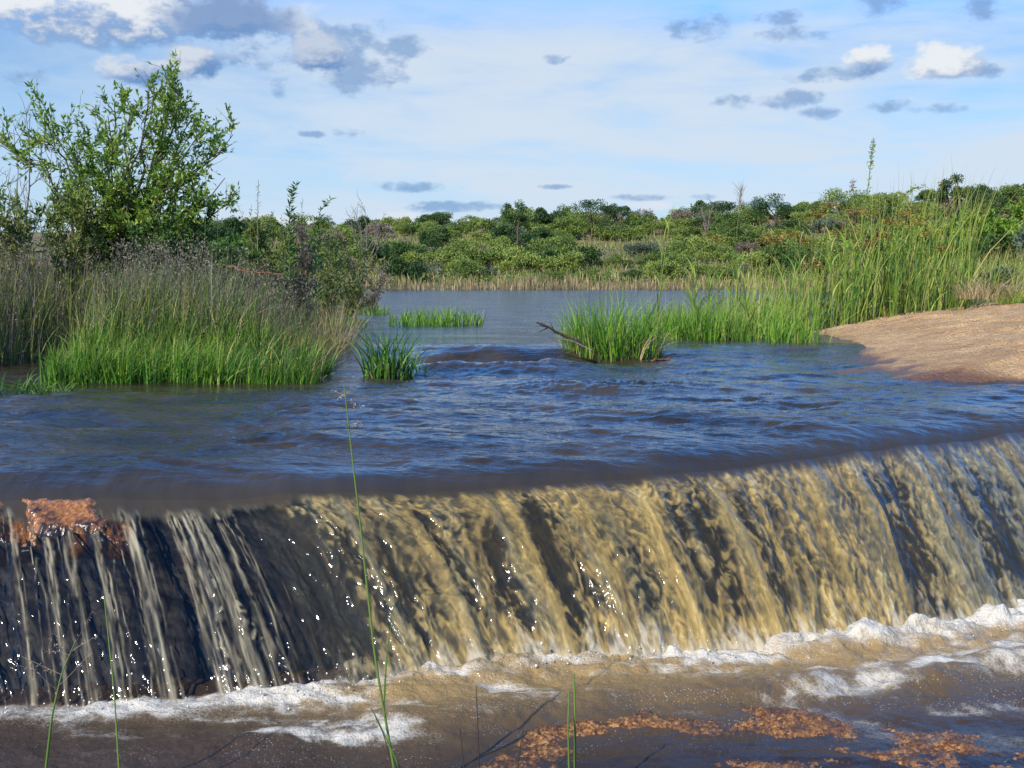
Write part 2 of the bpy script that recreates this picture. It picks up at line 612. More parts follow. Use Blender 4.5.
def sand_material():
    m, nb, out = new_mat("weathered_granite_sand")
    tc = nb.node('ShaderNodeTexCoord').outputs['Object']
    wet = nb.attr('wet')
    n1 = nb.noise(tc, 0.8, 6.0, 0.6, 0.5)
    n2 = nb.noise(tc, 6.0, 6.0, 0.7)
    n3 = nb.noise(tc, 45.0, 4.0, 0.7)
    peb = nb.voronoi(tc, 22.0)
    strat = nb.noise(nb.vscale(tc, (0.5, 2.2, 1.0)), 2.0, 6.0, 0.65, 0.8)
    c = nb.ramp(n1, [(0.25, (0.28, 0.160, 0.066)), (0.5, (0.44, 0.270, 0.115)), (0.75, (0.54, 0.36, 0.17))])
    c = nb.mix(nb.smooth(strat, 0.52, 0.68, 0.0, 0.65), c, (0.25, 0.105, 0.04))
    c = nb.mix(nb.smooth(n2, 0.48, 0.70, 0.0, 0.7), c, (0.28, 0.16, 0.085))
    c = nb.mix(nb.smooth(n3, 0.50, 0.60, 0.0, 0.75), c, (0.17, 0.105, 0.06))
    c = nb.mix(nb.smooth(n3, 0.30, 0.42, 0.55, 0.0), c, (0.68, 0.52, 0.34))
    c = nb.mix(nb.m('MULTIPLY', wet, 0.85), c, (0.085, 0.036, 0.018))
    hgt = nb.m('ADD', nb.m('MULTIPLY', n3, 0.6), nb.m('ADD', n2, nb.m('MULTIPLY', peb, -0.5)))
    rough = nb.m('ADD', 0.85, nb.m('MULTIPLY', wet, -0.5))
    p = principled(nb, c, rough, 1.45, 0.3, nb.bump(hgt, 0.9, 0.05))
    nb.l.new(p.outputs[0], out.inputs[0])
    return m


def make_sand():
    # a low dome of weathered rock and grit that dips into the pool
    ys = np.linspace(8.5, 27, 420)
    xs = np.linspace(3.2, 22, 420)
    yy, xx = np.meshgrid(ys, xs, indexing='ij')
    ri = right_in(xx, yy)
    wob = 0.05 * fbm(xx * 1.1, yy * 1.1, 4, 60)
    up = np.clip(ri, -3, 12)
    z = Z_POOL + np.where(up > 0, 1.25 * (1 - np.exp(-up / 6.2)), 0.09 * up) + wob * sst(up, -0.5, 1)
    z = z + 0.045 * fbm(xx * 3, yy * 3, 6, 61, 0.62) + 0.012 * np.abs(fbm(xx * 2.4 + yy, yy * 2.4, 4, 62))
    # shelf breaks along the top edge
    z = z + 0.05 * sst(fbm(xx * 0.6, yy * 1.4, 4, 63), 0.02, 0.12) * sst(up, 0.8, 2.0)
    z = z - 0.9 * sst(yy, 24.6, 26.5) - 0.6 * (1 - sst(yy, 9.5, 12.5)) * sst(-ri, 0, 1)
    z = np.where(yy < lip_at_x(xx) + 0.7, -3.0, z)
    wn = 0.13 * fbm(xx * 1.6, yy * 1.6, 5, 64)
    wet = 1 - sst(z - Z_POOL + wn, 0.02, 0.13)
    o = build("sand_bank", np.stack([xx, yy, z], -1), grid_faces(len(ys), len(xs)), sand_material(), attrs={'wet': wet})
    tag(o, kind='structure')


make_sand()


# ------------------------------------------------------------------ river surface and the falling sheet
def river_material():
    m, nb, out = new_mat("muddy_river_water")
    tc = nb.node('ShaderNodeTexCoord').outputs['Object']
    fall = nb.attr('fall')
    far = nb.attr('far')
    n1 = nb.noise(nb.vscale(tc, (1.0, 2.2, 1.0)), 5.0, 4.0, 0.6)
    n2 = nb.noise(nb.vscale(tc, (1.0, 2.0, 1.0)), 24.0, 3.0, 0.6)
    n3 = nb.noise(nb.vscale(tc, (0.55, 1.0, 1.0)), 1.6, 4.0, 0.6)
    gust = nb.noise(nb.vscale(tc, (0.45, 1.1, 1.0)), 1.0, 4.0, 0.6, 0.6)
    cal = nb.m('MULTIPLY', nb.m('SUBTRACT', 1.0, fall), nb.smooth(gust, 0.36, 0.62, 0.30, 1.35))
    h = nb.m('ADD', nb.m('MULTIPLY', n1, 0.036), nb.m('MULTIPLY', n2, 0.0035))
    h = nb.m('ADD', nb.m('MULTIPLY', h, cal), nb.m('MULTIPLY', nb.m('MULTIPLY', n3, far), 0.09))
    mud = nb.mix(nb.smooth(n3, 0.3, 0.7), (0.015, 0.012, 0.008), (0.046, 0.033, 0.017))
    mud = nb.mix(fall, mud, (0.036, 0.027, 0.015))
    p = principled(nb, mud, nb.m('ADD', 0.05, nb.m('MULTIPLY', far, 0.10)), 1.333, 0.5, nb.bump(h, 0.75, 1.0))
    nb.l.new(p.outputs[0], out.inputs[0])
    return m


def fall_material():
    m, nb, out = new_mat("falling_muddy_water")
    thick = nb.attr('thick')
    fall = nb.attr('fall')
    froth = nb.attr('froth')
    grn = nb.attr('green')
    uv = nb.vec(nb.attr('fu'), nb.attr('fv'), 0.0)
    n1 = nb.noise(nb.vscale(uv, (1.0, 0.45, 1.0)), 26.0, 2.0, 0.5, 0.8)
    n2 = nb.noise(nb.vscale(uv, (1.0, 0.6, 1.0)), 70.0, 1.0, 0.5)
    hgt = nb.m('ADD', nb.m('MULTIPLY', n1, 0.009), nb.m('MULTIPLY', n2, 0.0012))
    hgt = nb.m('MULTIPLY', hgt, nb.smooth(nb.noise(nb.vscale(uv, (1.0, 0.35, 1.0)), 5.0, 3.0, 0.6), 0.42, 0.62, 0.25, 1.0))
    bmp = nb.bump(nb.m('MULTIPLY', hgt, nb.m('MULTIPLY', fall, nb.attr('rough'))), 0.8, 1.0)
    tan = nb.ramp(thick, [(0.0, (0.065, 0.060, 0.038)), (0.30, (0.105, 0.082, 0.038)), (0.52, (0.24, 0.165, 0.054)), (0.76, (0.39, 0.265, 0.083)), (1.0, (0.58, 0.43, 0.17))])  # ramp follows water thickness plus the painted gold highlight lines
    tan = nb.mix(nb.m('MULTIPLY', grn, 0.85), tan, nb.ramp(thick, [(0.0, (0.070, 0.075, 0.060)), (0.5, (0.13, 0.125, 0.075)), (1.0, (0.29, 0.265, 0.15))]))
    streak = nb.noise(nb.vscale(uv, (1.0, 0.08, 1.0)), 26.0, 2.0, 0.5)
    tan = nb.mix(nb.smooth(streak, 0.45, 0.7, 0.0, 0.35), tan, (0.17, 0.10, 0.032))
    tan = nb.mix(nb.m('MULTIPLY', froth, 0.8), tan, (0.52, 0.45, 0.32))
    c = nb.mix(nb.smooth(fall, 0.0, 1.0), (0.042, 0.031, 0.017), tan)
    p = principled(nb, c, 0.07, 1.333, 0.5, bmp)
    tr = nb.node('ShaderNodeBsdfTranslucent')
    nb.put(tr.inputs['Color'], c)
    mud = nb.node('ShaderNodeMixShader')
    nb.put(mud.inputs[0], nb.m('MULTIPLY', fall, 0.2))
    nb.l.new(p.outputs[0], mud.inputs[1])
    nb.l.new(tr.outputs[0], mud.inputs[2])
    # clear film: see-through with a water shine
    film = nb.node('ShaderNodeMixShader')
    fr = nb.node('ShaderNodeFresnel')
    fr.inputs[0].default_value = 1.333
    nb.l.new(bmp, fr.inputs['Normal'])
    nb.l.new(fr.outputs[0], film.inputs[0])
    t = nb.node('ShaderNodeBsdfTransparent')
    t.inputs[0].default_value = (0.86, 0.84, 0.78, 1)
    g = nb.node('ShaderNodeBsdfGlossy')
    g.inputs['Roughness'].default_value = 0.10
    nb.l.new(bmp, g.inputs['Normal'])
    nb.l.new(t.outputs[0], film.inputs[1])
    nb.l.new(g.outputs[0], film.inputs[2])
    mx = nb.node('ShaderNodeMixShader')
    nb.put(mx.inputs[0], nb.m('MAXIMUM', nb.smooth(nb.attr('cover'), 0.0, 1.0), nb.m('SUBTRACT', 1.0, nb.smooth(fall, 0.1, 1.0))))
    nb.l.new(film.outputs[0], mx.inputs[1])
    nb.l.new(mud.outputs[0], mx.inputs[2])
    nb.l.new(mx.outputs[0], out.inputs[0])
    return m


def make_river():
    NC, NF, NP = 1250, 420, 430
    px = np.linspace(-260, 1300, NC)
    tpar = np.interp(px, LIPPX, np.arange(len(LIPPX)))
    idx = np.arange(len(LIPC))
    L = np.stack([np.interp(tpar, idx, LIPC[:, k]) for k in range(3)], -1)
    B = np.stack([np.interp(tpar, idx, BASEC[:, k]) for k in range(3)], -1)
    U = np.concatenate([[0], np.cumsum(np.linalg.norm(np.diff(L, axis=0), axis=1))])      # metres along the lip
    # --- falling part, row 0 at the foot
    vv = np.linspace(1.04, 0.0, NF)
    arc = np.interp(vv, np.linspace(0, 1.1, 400), np.linspace(0, 1.1, 400))
    Vg, Ug = np.meshgrid(arc, U, indexing='ij')
    PXg = np.broadcast_to(px, Vg.shape)
    D = (B - L)
    c0_ = np.clip(0.44 * np.linalg.norm(D[:, :2], axis=1) / np.abs(D[:, 2]), 0.2, 0.7)[None]
    zf = c0_ * Vg + (1 - c0_) * Vg ** 2.1
    P = L[None] + np.stack([D[None, :, 0] * Vg, D[None, :, 1] * Vg, D[None, :, 2] * zf], -1)
    F = Vg * 1.45            # metres down the sheet, near enough
    bul = 0.045 * fbm(U * 1.1, U * 0 + 0.5, 2, 192) + 0.016 * fbm(U * 4.5, U * 0 + 0.2, 2, 194)
    P[..., 2] += bul[None] * (1 - sst(Vg, 0.0, 0.6))
    N = grid_normals(P)
    # flow pattern
    wu = Ug + 0.10 * fbm(Ug * 1.3, F * 0.8, 2, 98) + 0.040 * fbm(Ug * 2.5, F * 1.2, 3, 100) + 0.010 * fbm(Ug * 11, F * 5, 3, 104)
    wv = F + 0.05 * fbm(Ug * 8, F * 3, 3, 108)
    big = fbm(wu * 2.1 + 0.3, wv * 0.22, 3, 110)
    med = fbm(wu * 6.5, wv * 0.55, 3, 114)
    fine = fbm(wu * 13, wv * 2.8, 2, 118)
    w1, w2 = worley(wu * 9 + 0.9 * fine + 0.8 * fbm(Ug * 7, F * 6, 2, 123), wv * 7.0 + 0.8 * fbm(Ug * 6, F * 5, 2, 125), 121)
    net = (1 - sst(w2 - w1, 0.03, 0.45)) * sst(fbm(Ug * 2.2, F * 2.2, 3, 127), -0.35, 0.25)
    w1b, w2b = worley(wu * 24 + 0.8 * fine, wv * 12 + 0.9 * fine, 126)
    netb = 1 - sst(w2b - w1b, 0.02, 0.42)
    q_ = 0.5 * fbm(Ug * 4, F * 4, 2, 131)
    caustic_lines = 1 - sst(np.abs(fbm(wu * 7.5 + q_, wv * 4.2 + 1.5 * q_, 2, 132)), 0.02, 0.13)
    caustic_lines2 = 1 - sst(np.abs(fbm(wu * 15 + 2 * q_, wv * 7.5 - 2 * q_, 2, 135)), 0.02, 0.16)
    lmask = sst(fbm(Ug * 2.6, F * 1.6, 2, 138), -0.40, 0.15)
    caustic_lines, caustic_lines2 = caustic_lines * lmask, caustic_lines2 * lmask * sst(fbm(Ug * 5, F * 4, 2, 139), -0.3, 0.2)
    mq = fbm(Ug * 5, F * 3.5, 2, 141)
    mott = np.tanh(6.0 * fbm(wu * 11 + 1.3 * mq, wv * 6.2 + 1.6 * mq, 2, 143))
    mott2 = np.tanh(5.0 * fbm(wu * 23 + 1.8 * mq, wv * 13.0 - 1.8 * mq, 2, 146))
    rid = 0.85 * mott + 0.55 * mott2 + 0.25 * (caustic_lines - 0.3)
    calm = np.zeros_like(Ug)
    RIB = [(395, 0.07, 0.7), (490, 0.085, 0.9), (632, 0.15, 0.95), (708, 0.14, 0.95), (560, 0.12, 0.4), (792, 0.07, 0.6), (846, 0.06, 0.6), (905, 0.05, 0.6), (985, 0.05, 0.7)]
    for c0, wd, st_ in RIB:
        d = wu - np.interp(c0, px, U) + 0.02 * pn(F * 1.5, c0 * 0.37, 140)
        calm = np.maximum(calm, min(1.0, st_ * 1.1) * np.where(d > 0, np.exp(-(d / (wd * 0.33)) ** 2), np.exp(-(d / (wd * 1.1)) ** 2)))
    calm = np.maximum(calm * sst(Vg, 0.05, 0.3), 0.65 * sst(fbm(Ug * 1.7, F * 0.9, 2, 149), 0.05, 0.35))
    mott, mott2 = mott * (1 - 0.85 * calm), mott2 * (1 - 0.75 * calm)
    rid = 0.85 * mott + 0.55 * mott2 + 0.25 * (caustic_lines - 0.3)
    dens = np.interp(PXg, [-260, 0, 230, 260, 330, 420, 520, 620, 780, 880, 950, 1030, 1300],
                     [-0.60, -0.62, -0.58, -0.30, -0.08, 0.06, 0.18, 0.26, 0.36, 0.24, 0.12, 0.14, 0.14])
    wetl = sst(PXg, 190, 300)
    dens = dens + wetl * (0.42 * (1 - sst(Vg, 0.05, 0.34)) + 0.55 * sst(Vg, 0.70, 1.0)) + 0.18 * (1 - wetl) * (1 - sst(Vg, 0.0, 0.10))
    thick = dens + 0.85 * big + 0.55 * med + 0.24 * fine + 0.06 * (net - 0.45) + 0.05 * (netb - 0.4) + 0.30 * rid * sst(Vg, 0.0, 0.10)
    # named strong ribbons: lip picture position, width in metres, strength
    rng = np.random.RandomState(5)
    folds = np.zeros_like(thick)
    for c0, wd, st_ in RIB:
        u0 = np.interp(c0, px, U)
        d = wu - u0 + 0.02 * pn(F * 1.5, c0 * 0.37, 140)
        a = np.where(d > 0, np.exp(-(d / (wd * 0.33)) ** 2), np.exp(-(d / wd) ** 2))       # soft on one side, sharp on the other
        thick = thick + st_ * a * sst(Vg, 0.0, 0.15)
        folds = np.maximum(folds, st_ * np.where(d > 0, np.exp(-(d / (wd * 0.6)) ** 2), np.exp(-(d / (wd * 1.8)) ** 2)) * sst(Vg, 0.0, 0.4))
        thick = thick - rng.uniform(0.1, 0.8) * st_ * np.exp(-((d - wd * 1.25) / (wd * 0.8)) ** 2) * sst(Vg, 0.06, 0.25) * (1 - sst(Vg, 0.82, 1.0))
    for c0 in (290, 345, 455, 585, 672, 750, 955):                                        # dark windows onto the rock
        u0 = np.interp(c0, px, U)
        d = wu - u0
        thick = thick - rng.uniform(0.4, 0.8) * np.exp(-(d / rng.uniform(0.05, 0.13)) ** 2) * sst(Vg, 0.05 + 0.3 * rng.rand(), 0.55) * (1 - sst(Vg, 0.80, 0.98))
    # thin separate strands over the bare rock
    cover = np.clip(0.40 + 0.60 * sst(thick, -0.28, 0.30), 0, 1)
    cover = np.where(wetl < 1, cover * wetl + (1 - wetl) * (0.02 + 0.98 * sst(thick, -0.10, 0.30)), cover)
    strands = np.zeros_like(thick)
    for c0 in list(rng.uniform(-255, 285, 44)) + list(rng.uniform(95, 285, 16)) + [10, 28, 36, 62, 84, 108, 122, 131, 160, 172, 185, 205, 222, 240]:
        u0 = np.interp(c0, px, U)
        wd = rng.choice([0.006, 0.010, 0.016, 0.026])
        brk = sst(fbm(F * 3.2 + c0, c0 * 0.71, 3, 150), -0.55, -0.22) * (0.85 + 0.15 * sst(Vg, 0.6, 0.2))
        off = 0.030 * fbm(F * 2.0, c0 * 1.31, 3, 152) + 0.010 * pn(F * 9.0, c0 * 2.1, 155)
        wdv = wd * (0.6 + 0.9 * np.abs(fbm(F * 5.0, c0 * 0.9, 3, 156)) * 2 + 0.5 * Vg)
        a = np.exp(-((Ug - u0 - off) / wdv) ** 2) * brk * (0.75 + 0.5 * fbm(Ug * 60, F * 4.0 + c0, 2, 158))
        strands = np.maximum(strands, a * rng.uniform(0.75, 1.1))
    halo = np.exp(-((strands < 0.02) * 1.0)) * 0
    k_ = np.hanning(61)
    k_ /= k_.sum()
    halo = np.apply_along_axis(lambda r: np.convolve(r, k_, 'same'), 1, strands) * 2.0
    strands = strands * (1 - wetl * 0.8)
    cover = np.maximum(cover, sst(strands, 0.12, 0.85) * (0.45 + 0.35 * sst(fbm(Ug * 70, F * 3.0, 2, 169), -0.2, 0.4)))
    cover = np.clip(cover, 0, 1)
    tk = np.clip(0.36 + 0.32 * thick + 0.09 * mott + 0.13 * mott2 + 0.16 * (caustic_lines2 - 0.3) + 0.10 * (caustic_lines - 0.3), 0, 1) * (1 - 0.0 * strands)  # bright wavy lines: gold caustic highlights put into the colour
    tk = np.maximum(tk, strands * 1.0)
    ramp_in = sst(Vg, 0.0, 0.10)
    disp = (0.040 * np.clip(0.5 * dens + 0.85 * big + 0.55 * med, -0.5, 1.0) + 0.0035 * mott + 0.0022 * mott2 + 0.004 * fine + 0.010 * strands + 0.030 * folds) * sst(Vg, 0.0, 0.30)
    disp = disp + 0.016 * fbm(wu * 4, wv * 0.6, 3, 160) * ramp_in + 0.0045 * fbm(wu * 13, wv * 9, 3, 164) * ramp_in * wetl
    P = P + N * disp[..., None]
    edge = 0.055 + 0.05 * (1 - wetl) + 0.05 * fbm(Ug * 3.0, F * 0.5, 3, 162) + 0.09 * fbm(Ug * 11, F * 1.0, 3, 166)
    fall = sst(Vg, edge - 0.06, edge + 0.085)
    fall[-8:] *= np.linspace(1, 0, 8)[:, None]
    froth = np.clip(sst(Vg + 0.10 * fine + 0.06 * net, 0.90, 1.06) + 0.30 * sst(netb + fine, 0.9, 1.3) * sst(Vg, 0.6, 0.95), 0, 1)
    froth = np.maximum(froth, (1 - wetl) * strands * 0.6)
    green = np.clip(0.6 * sst(PXg, 820, 950) + 0.75 * (1 - sst(PXg, 200, 430)) + 0.5 * sst(med, 0.05, 0.4), 0, 1)
    # --- pool and lake
    s = np.linspace(0, 1, NP)[1:]
    ys = 1.0 / ((1.0 / L[None, :, 1]) * (1 - s[:, None]) + s[:, None] / 86.0)
    xs = L[None, :, 0] / L[None, :, 1] * ys
    dist = ys - L[None, :, 1]
    nr = np.exp(-dist / 0.42)
    stepn = 0.5 * fbm(xs * 0.7, ys * 0.2, 3, 170)
    z = Z_POOL + (Z_LAKE - Z_POOL) * sst(ys + stepn, 17.2, 18.9) - (Z_POOL - Z_LIP) * nr
    amp = (0.35 + 0.65 * (1 - nr)) * sst(dist, 0.0, 0.55)
    # current bumps: crests across the stream
    a1 = fbm(xs * 1.5, ys * 3.2, 4, 172)
    a2 = fbm(xs * 0.55 + 0.2 * a1, ys * 1.0, 3, 176)
    a3 = fbm(xs * 4.5, ys * 9.0, 3, 180)
    pool = 1 - sst(ys, 17.5, 20.0)
    quiet = sst(xs, -1.6, -2.6) * sst(ys, 11.8, 13.2) * pool
    wv_ = (0.042 * a1 + 0.095 * a2 + 0.010 * a3) * amp * (1 - 0.75 * quiet)
    z = z + pool * wv_
    # glassy hump train where the lake pours between the tufts
    gate = sst(xs, -2.3, -0.9) * (1 - sst(xs, 0.7, 1.6))
    ph = (ys - 17.4)
    z = z + gate * 0.17 * np.cos(ph * 2 * np.pi / 2.1) * np.exp(-np.abs(ph) / 2.2) * sst(ys, 11.5, 14.0) * (1 - sst(ys, 18.0, 19.6))
    for bx, by, br, ba in [(0.45, 12.7, 0.45, 0.085), (1.5, 12.9, 0.5, 0.08), (2.5, 11.4, 0.5, 0.04), (-0.9, 15.4, 0.45, 0.05), (0.3, 15.2, 0.5, 0.05), (-1.9, 11.0, 0.5, 0.03)]:
        z = z + ba * np.exp(-((xs - bx) / (br * 1.5)) ** 2 - ((ys - by) / br) ** 2) * (1 + 0.5 * a3)
    # wind ripples on the lake
    lake = 1 - pool
    z = z + lake * (0.010 * fbm(xs * 1.4, ys * 2.2, 3, 184) + 0.006 * fbm(xs * 5, ys * 6, 2, 188)) * sst(ys, 18.5, 30)
    # drawn-out streaks running over the brink
    z = z + 0.014 * nr * fbm(xs * 6.0, ys * 1.0, 3, 190) * sst(dist, 0.0, 0.25)
    z = z + bul[None] * np.exp(-dist / 0.5) * (1 - 0.0 * dist)
    Q = np.stack([xs, ys, z], -1)
    G = np.concatenate([P, Q], 0)
    # ease the joint between both parts
    GN = grid_normals(G)
    nrow = NF
    o = build("water", G[nrow - 1:], grid_faces(NP, NC), river_material(),
              attrs={'fall': np.concatenate([np.full((1, NC), 0.97), nr * 0.97], 0), 'far': np.concatenate([np.zeros((1, NC)), sst(ys, 17.0, 26.0) * np.ones_like(ys)], 0)},
              normals=GN[nrow - 1:])
    tag(o, kind='structure')
    w = build("waterfall", G[:nrow], grid_faces(nrow, NC), fall_material(),
              attrs={'thick': tk, 'cover': cover, 'fall': fall, 'froth': froth, 'green': green, 'fu': Ug, 'fv': F, 'rough': np.clip(wetl * (0.45 + 0.55 * sst(thick, -0.2, 0.3)) + (1 - wetl) * (0.04 + 1.0 * halo), 0, 1)}, normals=GN[:nrow])
    tag(w, kind='structure')


make_river()


def weir_material():
    m, nb, out = new_mat("wet_dark_rock")
    tc = nb.node('ShaderNodeTexCoord').outputs['Object']
    n1 = nb.noise(tc, 3.0, 6.0, 0.65)
    n2 = nb.noise(tc, 22.0, 6.0, 0.7)
    v = nb.voronoi(nb.vscale(tc, (1, 1, 0.6)), 5.0, 'DISTANCE_TO_EDGE')
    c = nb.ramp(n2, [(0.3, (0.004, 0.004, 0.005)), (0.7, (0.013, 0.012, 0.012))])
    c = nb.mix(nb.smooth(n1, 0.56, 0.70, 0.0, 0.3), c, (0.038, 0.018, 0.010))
    h = nb.m('ADD', n2, nb.m('MULTIPLY', nb.smooth(v, 0.0, 0.10), 0.6))
    p = principled(nb, c, 0.55, 1.4, 0.2, nb.bump(h, 0.3, 0.010))
    nb.l.new(p.outputs[0], out.inputs[0])
    return m


def make_weir():
    NC, NR = 800, 220
    px = np.linspace(-262, 1302, NC)
    tpar = np.interp(px, LIPPX, np.arange(len(LIPPX)))
    idx = np.arange(len(LIPC))
    L = np.stack([np.interp(tpar, idx, LIPC[:, k]) for k in range(3)], -1)
    B = np.stack([np.interp(tpar, idx, BASEC[:, k]) for k in range(3)], -1)
    D = B - L
    dn = D[:, :2] / np.linalg.norm(D[:, :2], axis=1, keepdims=True)
    v = np.concatenate([np.linspace(1.12, 0.0, NR - 40), np.linspace(-0.02, -0.8, 40)])
    Vg = v[:, None] * np.ones(NC)[None]
    vp = np.clip(Vg, 0, 2)
    hx = np.where(Vg > 0, vp * 0.86, Vg * 1.2)
    c0_ = np.clip(0.44 * np.linalg.norm(D[:, :2], axis=1) / np.abs(D[:, 2]), 0.2, 0.7)[None]
    zf = np.where(Vg > 0, c0_ * vp + (1 - c0_) * vp ** 1.9, 0.0)
    P = L[None] + np.stack([D[None, :, 0] * hx, D[None, :, 1] * hx, D[None, :, 2] * zf - 0.075], -1)
    P[..., :2] -= dn[None] * (0.05 + 0.03 * vp)[..., None]
    U = np.concatenate([[0], np.cumsum(np.linalg.norm(np.diff(L, axis=0), axis=1))])[None] * np.ones_like(Vg)
    N = grid_normals(P)
    q = 0.050 * fbm(U * 1.8, Vg * 2.2, 4, 200) + 0.022 * fbm(U * 8, Vg * 8, 4, 204)
    P = P + N * (q - 0.02)[..., None]
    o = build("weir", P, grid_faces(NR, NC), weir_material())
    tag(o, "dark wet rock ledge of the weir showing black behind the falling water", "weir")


make_weir()


# ------------------------------------------------------------------ pool below the falls, foam, gravelly rock
def zlow(x):
    return np.interp(x, BASEC[:, 0], BASEC[:, 2])


def rock_height(x, y):
    px = 512 + FPX * x / y
    zb = zlow(x)
    db = base_at_x(x) - y
    # a low shelf of rusty rock on the near side
    edge = np.interp(px, [-400, 330, 420, 470, 560, 640, 700, 790, 900, 1024, 1300], [0, 0, 4.9, 5.55, 6.02, 6.16, 6.12, 6.16, 5.98, 5.76, 5.55])
    edge = edge + 0.20 * fbm(x * 1.4, y * 2.0, 3, 310)
    shelf = edge - y
    h = -0.16 * (1 - sst(shelf, -0.55, 0.10)) + 0.006
    lump = 0.075 * fbm(x * 2.2, y * 3.4, 4, 300)
    dip = -0.055 * np.exp(-((px - 655) / 62) ** 2 - ((y - 5.62) / 0.24) ** 2) - 0.05 * np.exp(-((px - 600) / 40) ** 2 - ((y - 5.5) / 0.2) ** 2) \
          - 0.035 * np.exp(-((px - 800) / 60) ** 2 - ((y - 5.75) / 0.18) ** 2)
    w1, w2 = worley(x * 22 + 0.4 * lump * 20, y * 22, 305)
    v1, v2 = worley(x * 48, y * 48, 307)
    grav = 0.010 * (0.55 - w1) + 0.012 * (0.5 - v1) + 0.042 * fbm(x * 15, y * 15, 4, 308, 0.7) * 0.6
    h = h + lump + dip + grav * sst(h + lump + dip, -0.10, -0.01) + 0.002
    h = h + 0.20 * sst(-(y - 5.0), 0.0, 1.5)
    return zb + h


def low_water(x, y):
    px = 512 + FPX * x / y
    db = base_at_x(x) - y
    side = np.interp(px, [-300, 0, 200, 420, 700, 860, 1024, 1300], [0.30, 0.30, 0.45, 0.8, 0.9, 1.25, 1.5, 1.5])
    q1 = fbm(x * 1.6, y * 2.4, 4, 220)
    q2 = fbm(x * 5.5, y * 7.5, 4, 224)
    w1, w2 = worley(x * 5 + q2, y * 6, 228)
    w3, _ = worley(x * 16, y * 18, 230)
    d0 = np.clip(db, 0, 9)
    boil = np.exp(-d0 / 0.34)
    mid = np.exp(-d0 / 0.95)
    z = zlow(x) + side * (boil * (0.015 + 0.085 * np.sqrt(pn(x * 3.0 + 0.5 * q1, y * 4.0, 240) ** 2 + 0.02) + 0.035 * np.sqrt(pn(x * 8, y * 9, 241) ** 2 + 0.02) + 0.014 * np.sqrt(pn(x * 22, y * 24, 242) ** 2 + 0.02)) + mid * (0.10 * q1 + 0.07 * np.sqrt(pn(x * 2.4, y * 4.2, 243) ** 2 + 0.02) + 0.025 * np.sqrt(pn(x * 7, y * 11, 244) ** 2 + 0.02)))
    # a standing wave thrown off the foot
    z = z + side * 0.055 * np.exp(-((db - 0.62 - 0.16 * q1) / 0.17) ** 2)
    z = z + (0.010 * q2 + 0.006 * fbm(x * 14, y * 22, 3, 238) + 0.012 * q1) * (1 - mid) * (1 - 0.8 * sst(px, 430, 540) * sst(db, 0.45, 0.75) * (1 - sst(db, 1.6, 2.2))) * np.interp(px, [300, 560], [1.0, 0.35])
    # foam cover
    fo = np.interp(px, [0, 230, 300, 400, 690, 800], [0.70, 0.80, 1.1, 0.70, 0.80, 1.25]) * np.exp(-np.clip(db + 0.02, 0, 9) / (0.16 + 0.09 * side)) * (0.85 + 0.6 * q1)
    reach = np.interp(px, [-300, 0, 180, 330, 480, 640, 700, 780, 900, 1024, 1300], [0.20, 0.30, 0.75, 1.15, 1.05, 0.75, 0.60, 1.0, 1.6, 1.95, 2.0])
    streak = fbm(x * 1.1 + 0.35 * q2, y * 3.0, 4, 234)
    fo = fo + (1 - sst(db, reach * 0.55, reach * 1.05)) * (0.36 + 1.15 * streak + 0.45 * q2) * np.interp(px, [0, 200, 330, 500, 700, 1024], [0.55, 1.05, 1.30, 1.05, 0.9, 1.2])
    fo = fo + 0.50 * sst(streak + 0.3 * q2, -0.02, 0.30) * (1 - sst(db, 0.9, 1.45)) * np.interp(px, [0, 150, 300, 700, 800], [0.5, 0.9, 1.0, 1.0, 0.5])
    fo = fo + 0.55 * np.exp(-((db - reach * 0.86) / 0.14) ** 2) * sst(px, 640, 800)
    fo = fo * (1 - 0.55 * sst(q1, 0.05, 0.4) * sst(db, 0.12, 0.25))
    fo = fo * (1 - (1 - sst(px, 300, 400)) * (1 - sst(db, -0.12, -0.02)))
    fo = fo + 0.75 * (1 - sst(px, 220, 320)) * np.exp(-((db - 0.06 - 0.05 * q1) / 0.085) ** 2) * (0.8 + 0.9 * q1)
    mid = mid * (1 - 0.85 * (1 - sst(px, 300, 400)) * (1 - sst(db, -0.08, 0.10))) * np.interp(px, [0, 240, 420], [0.40, 0.55, 1.0])
    return z, np.clip(fo, 0, 1.5), mid


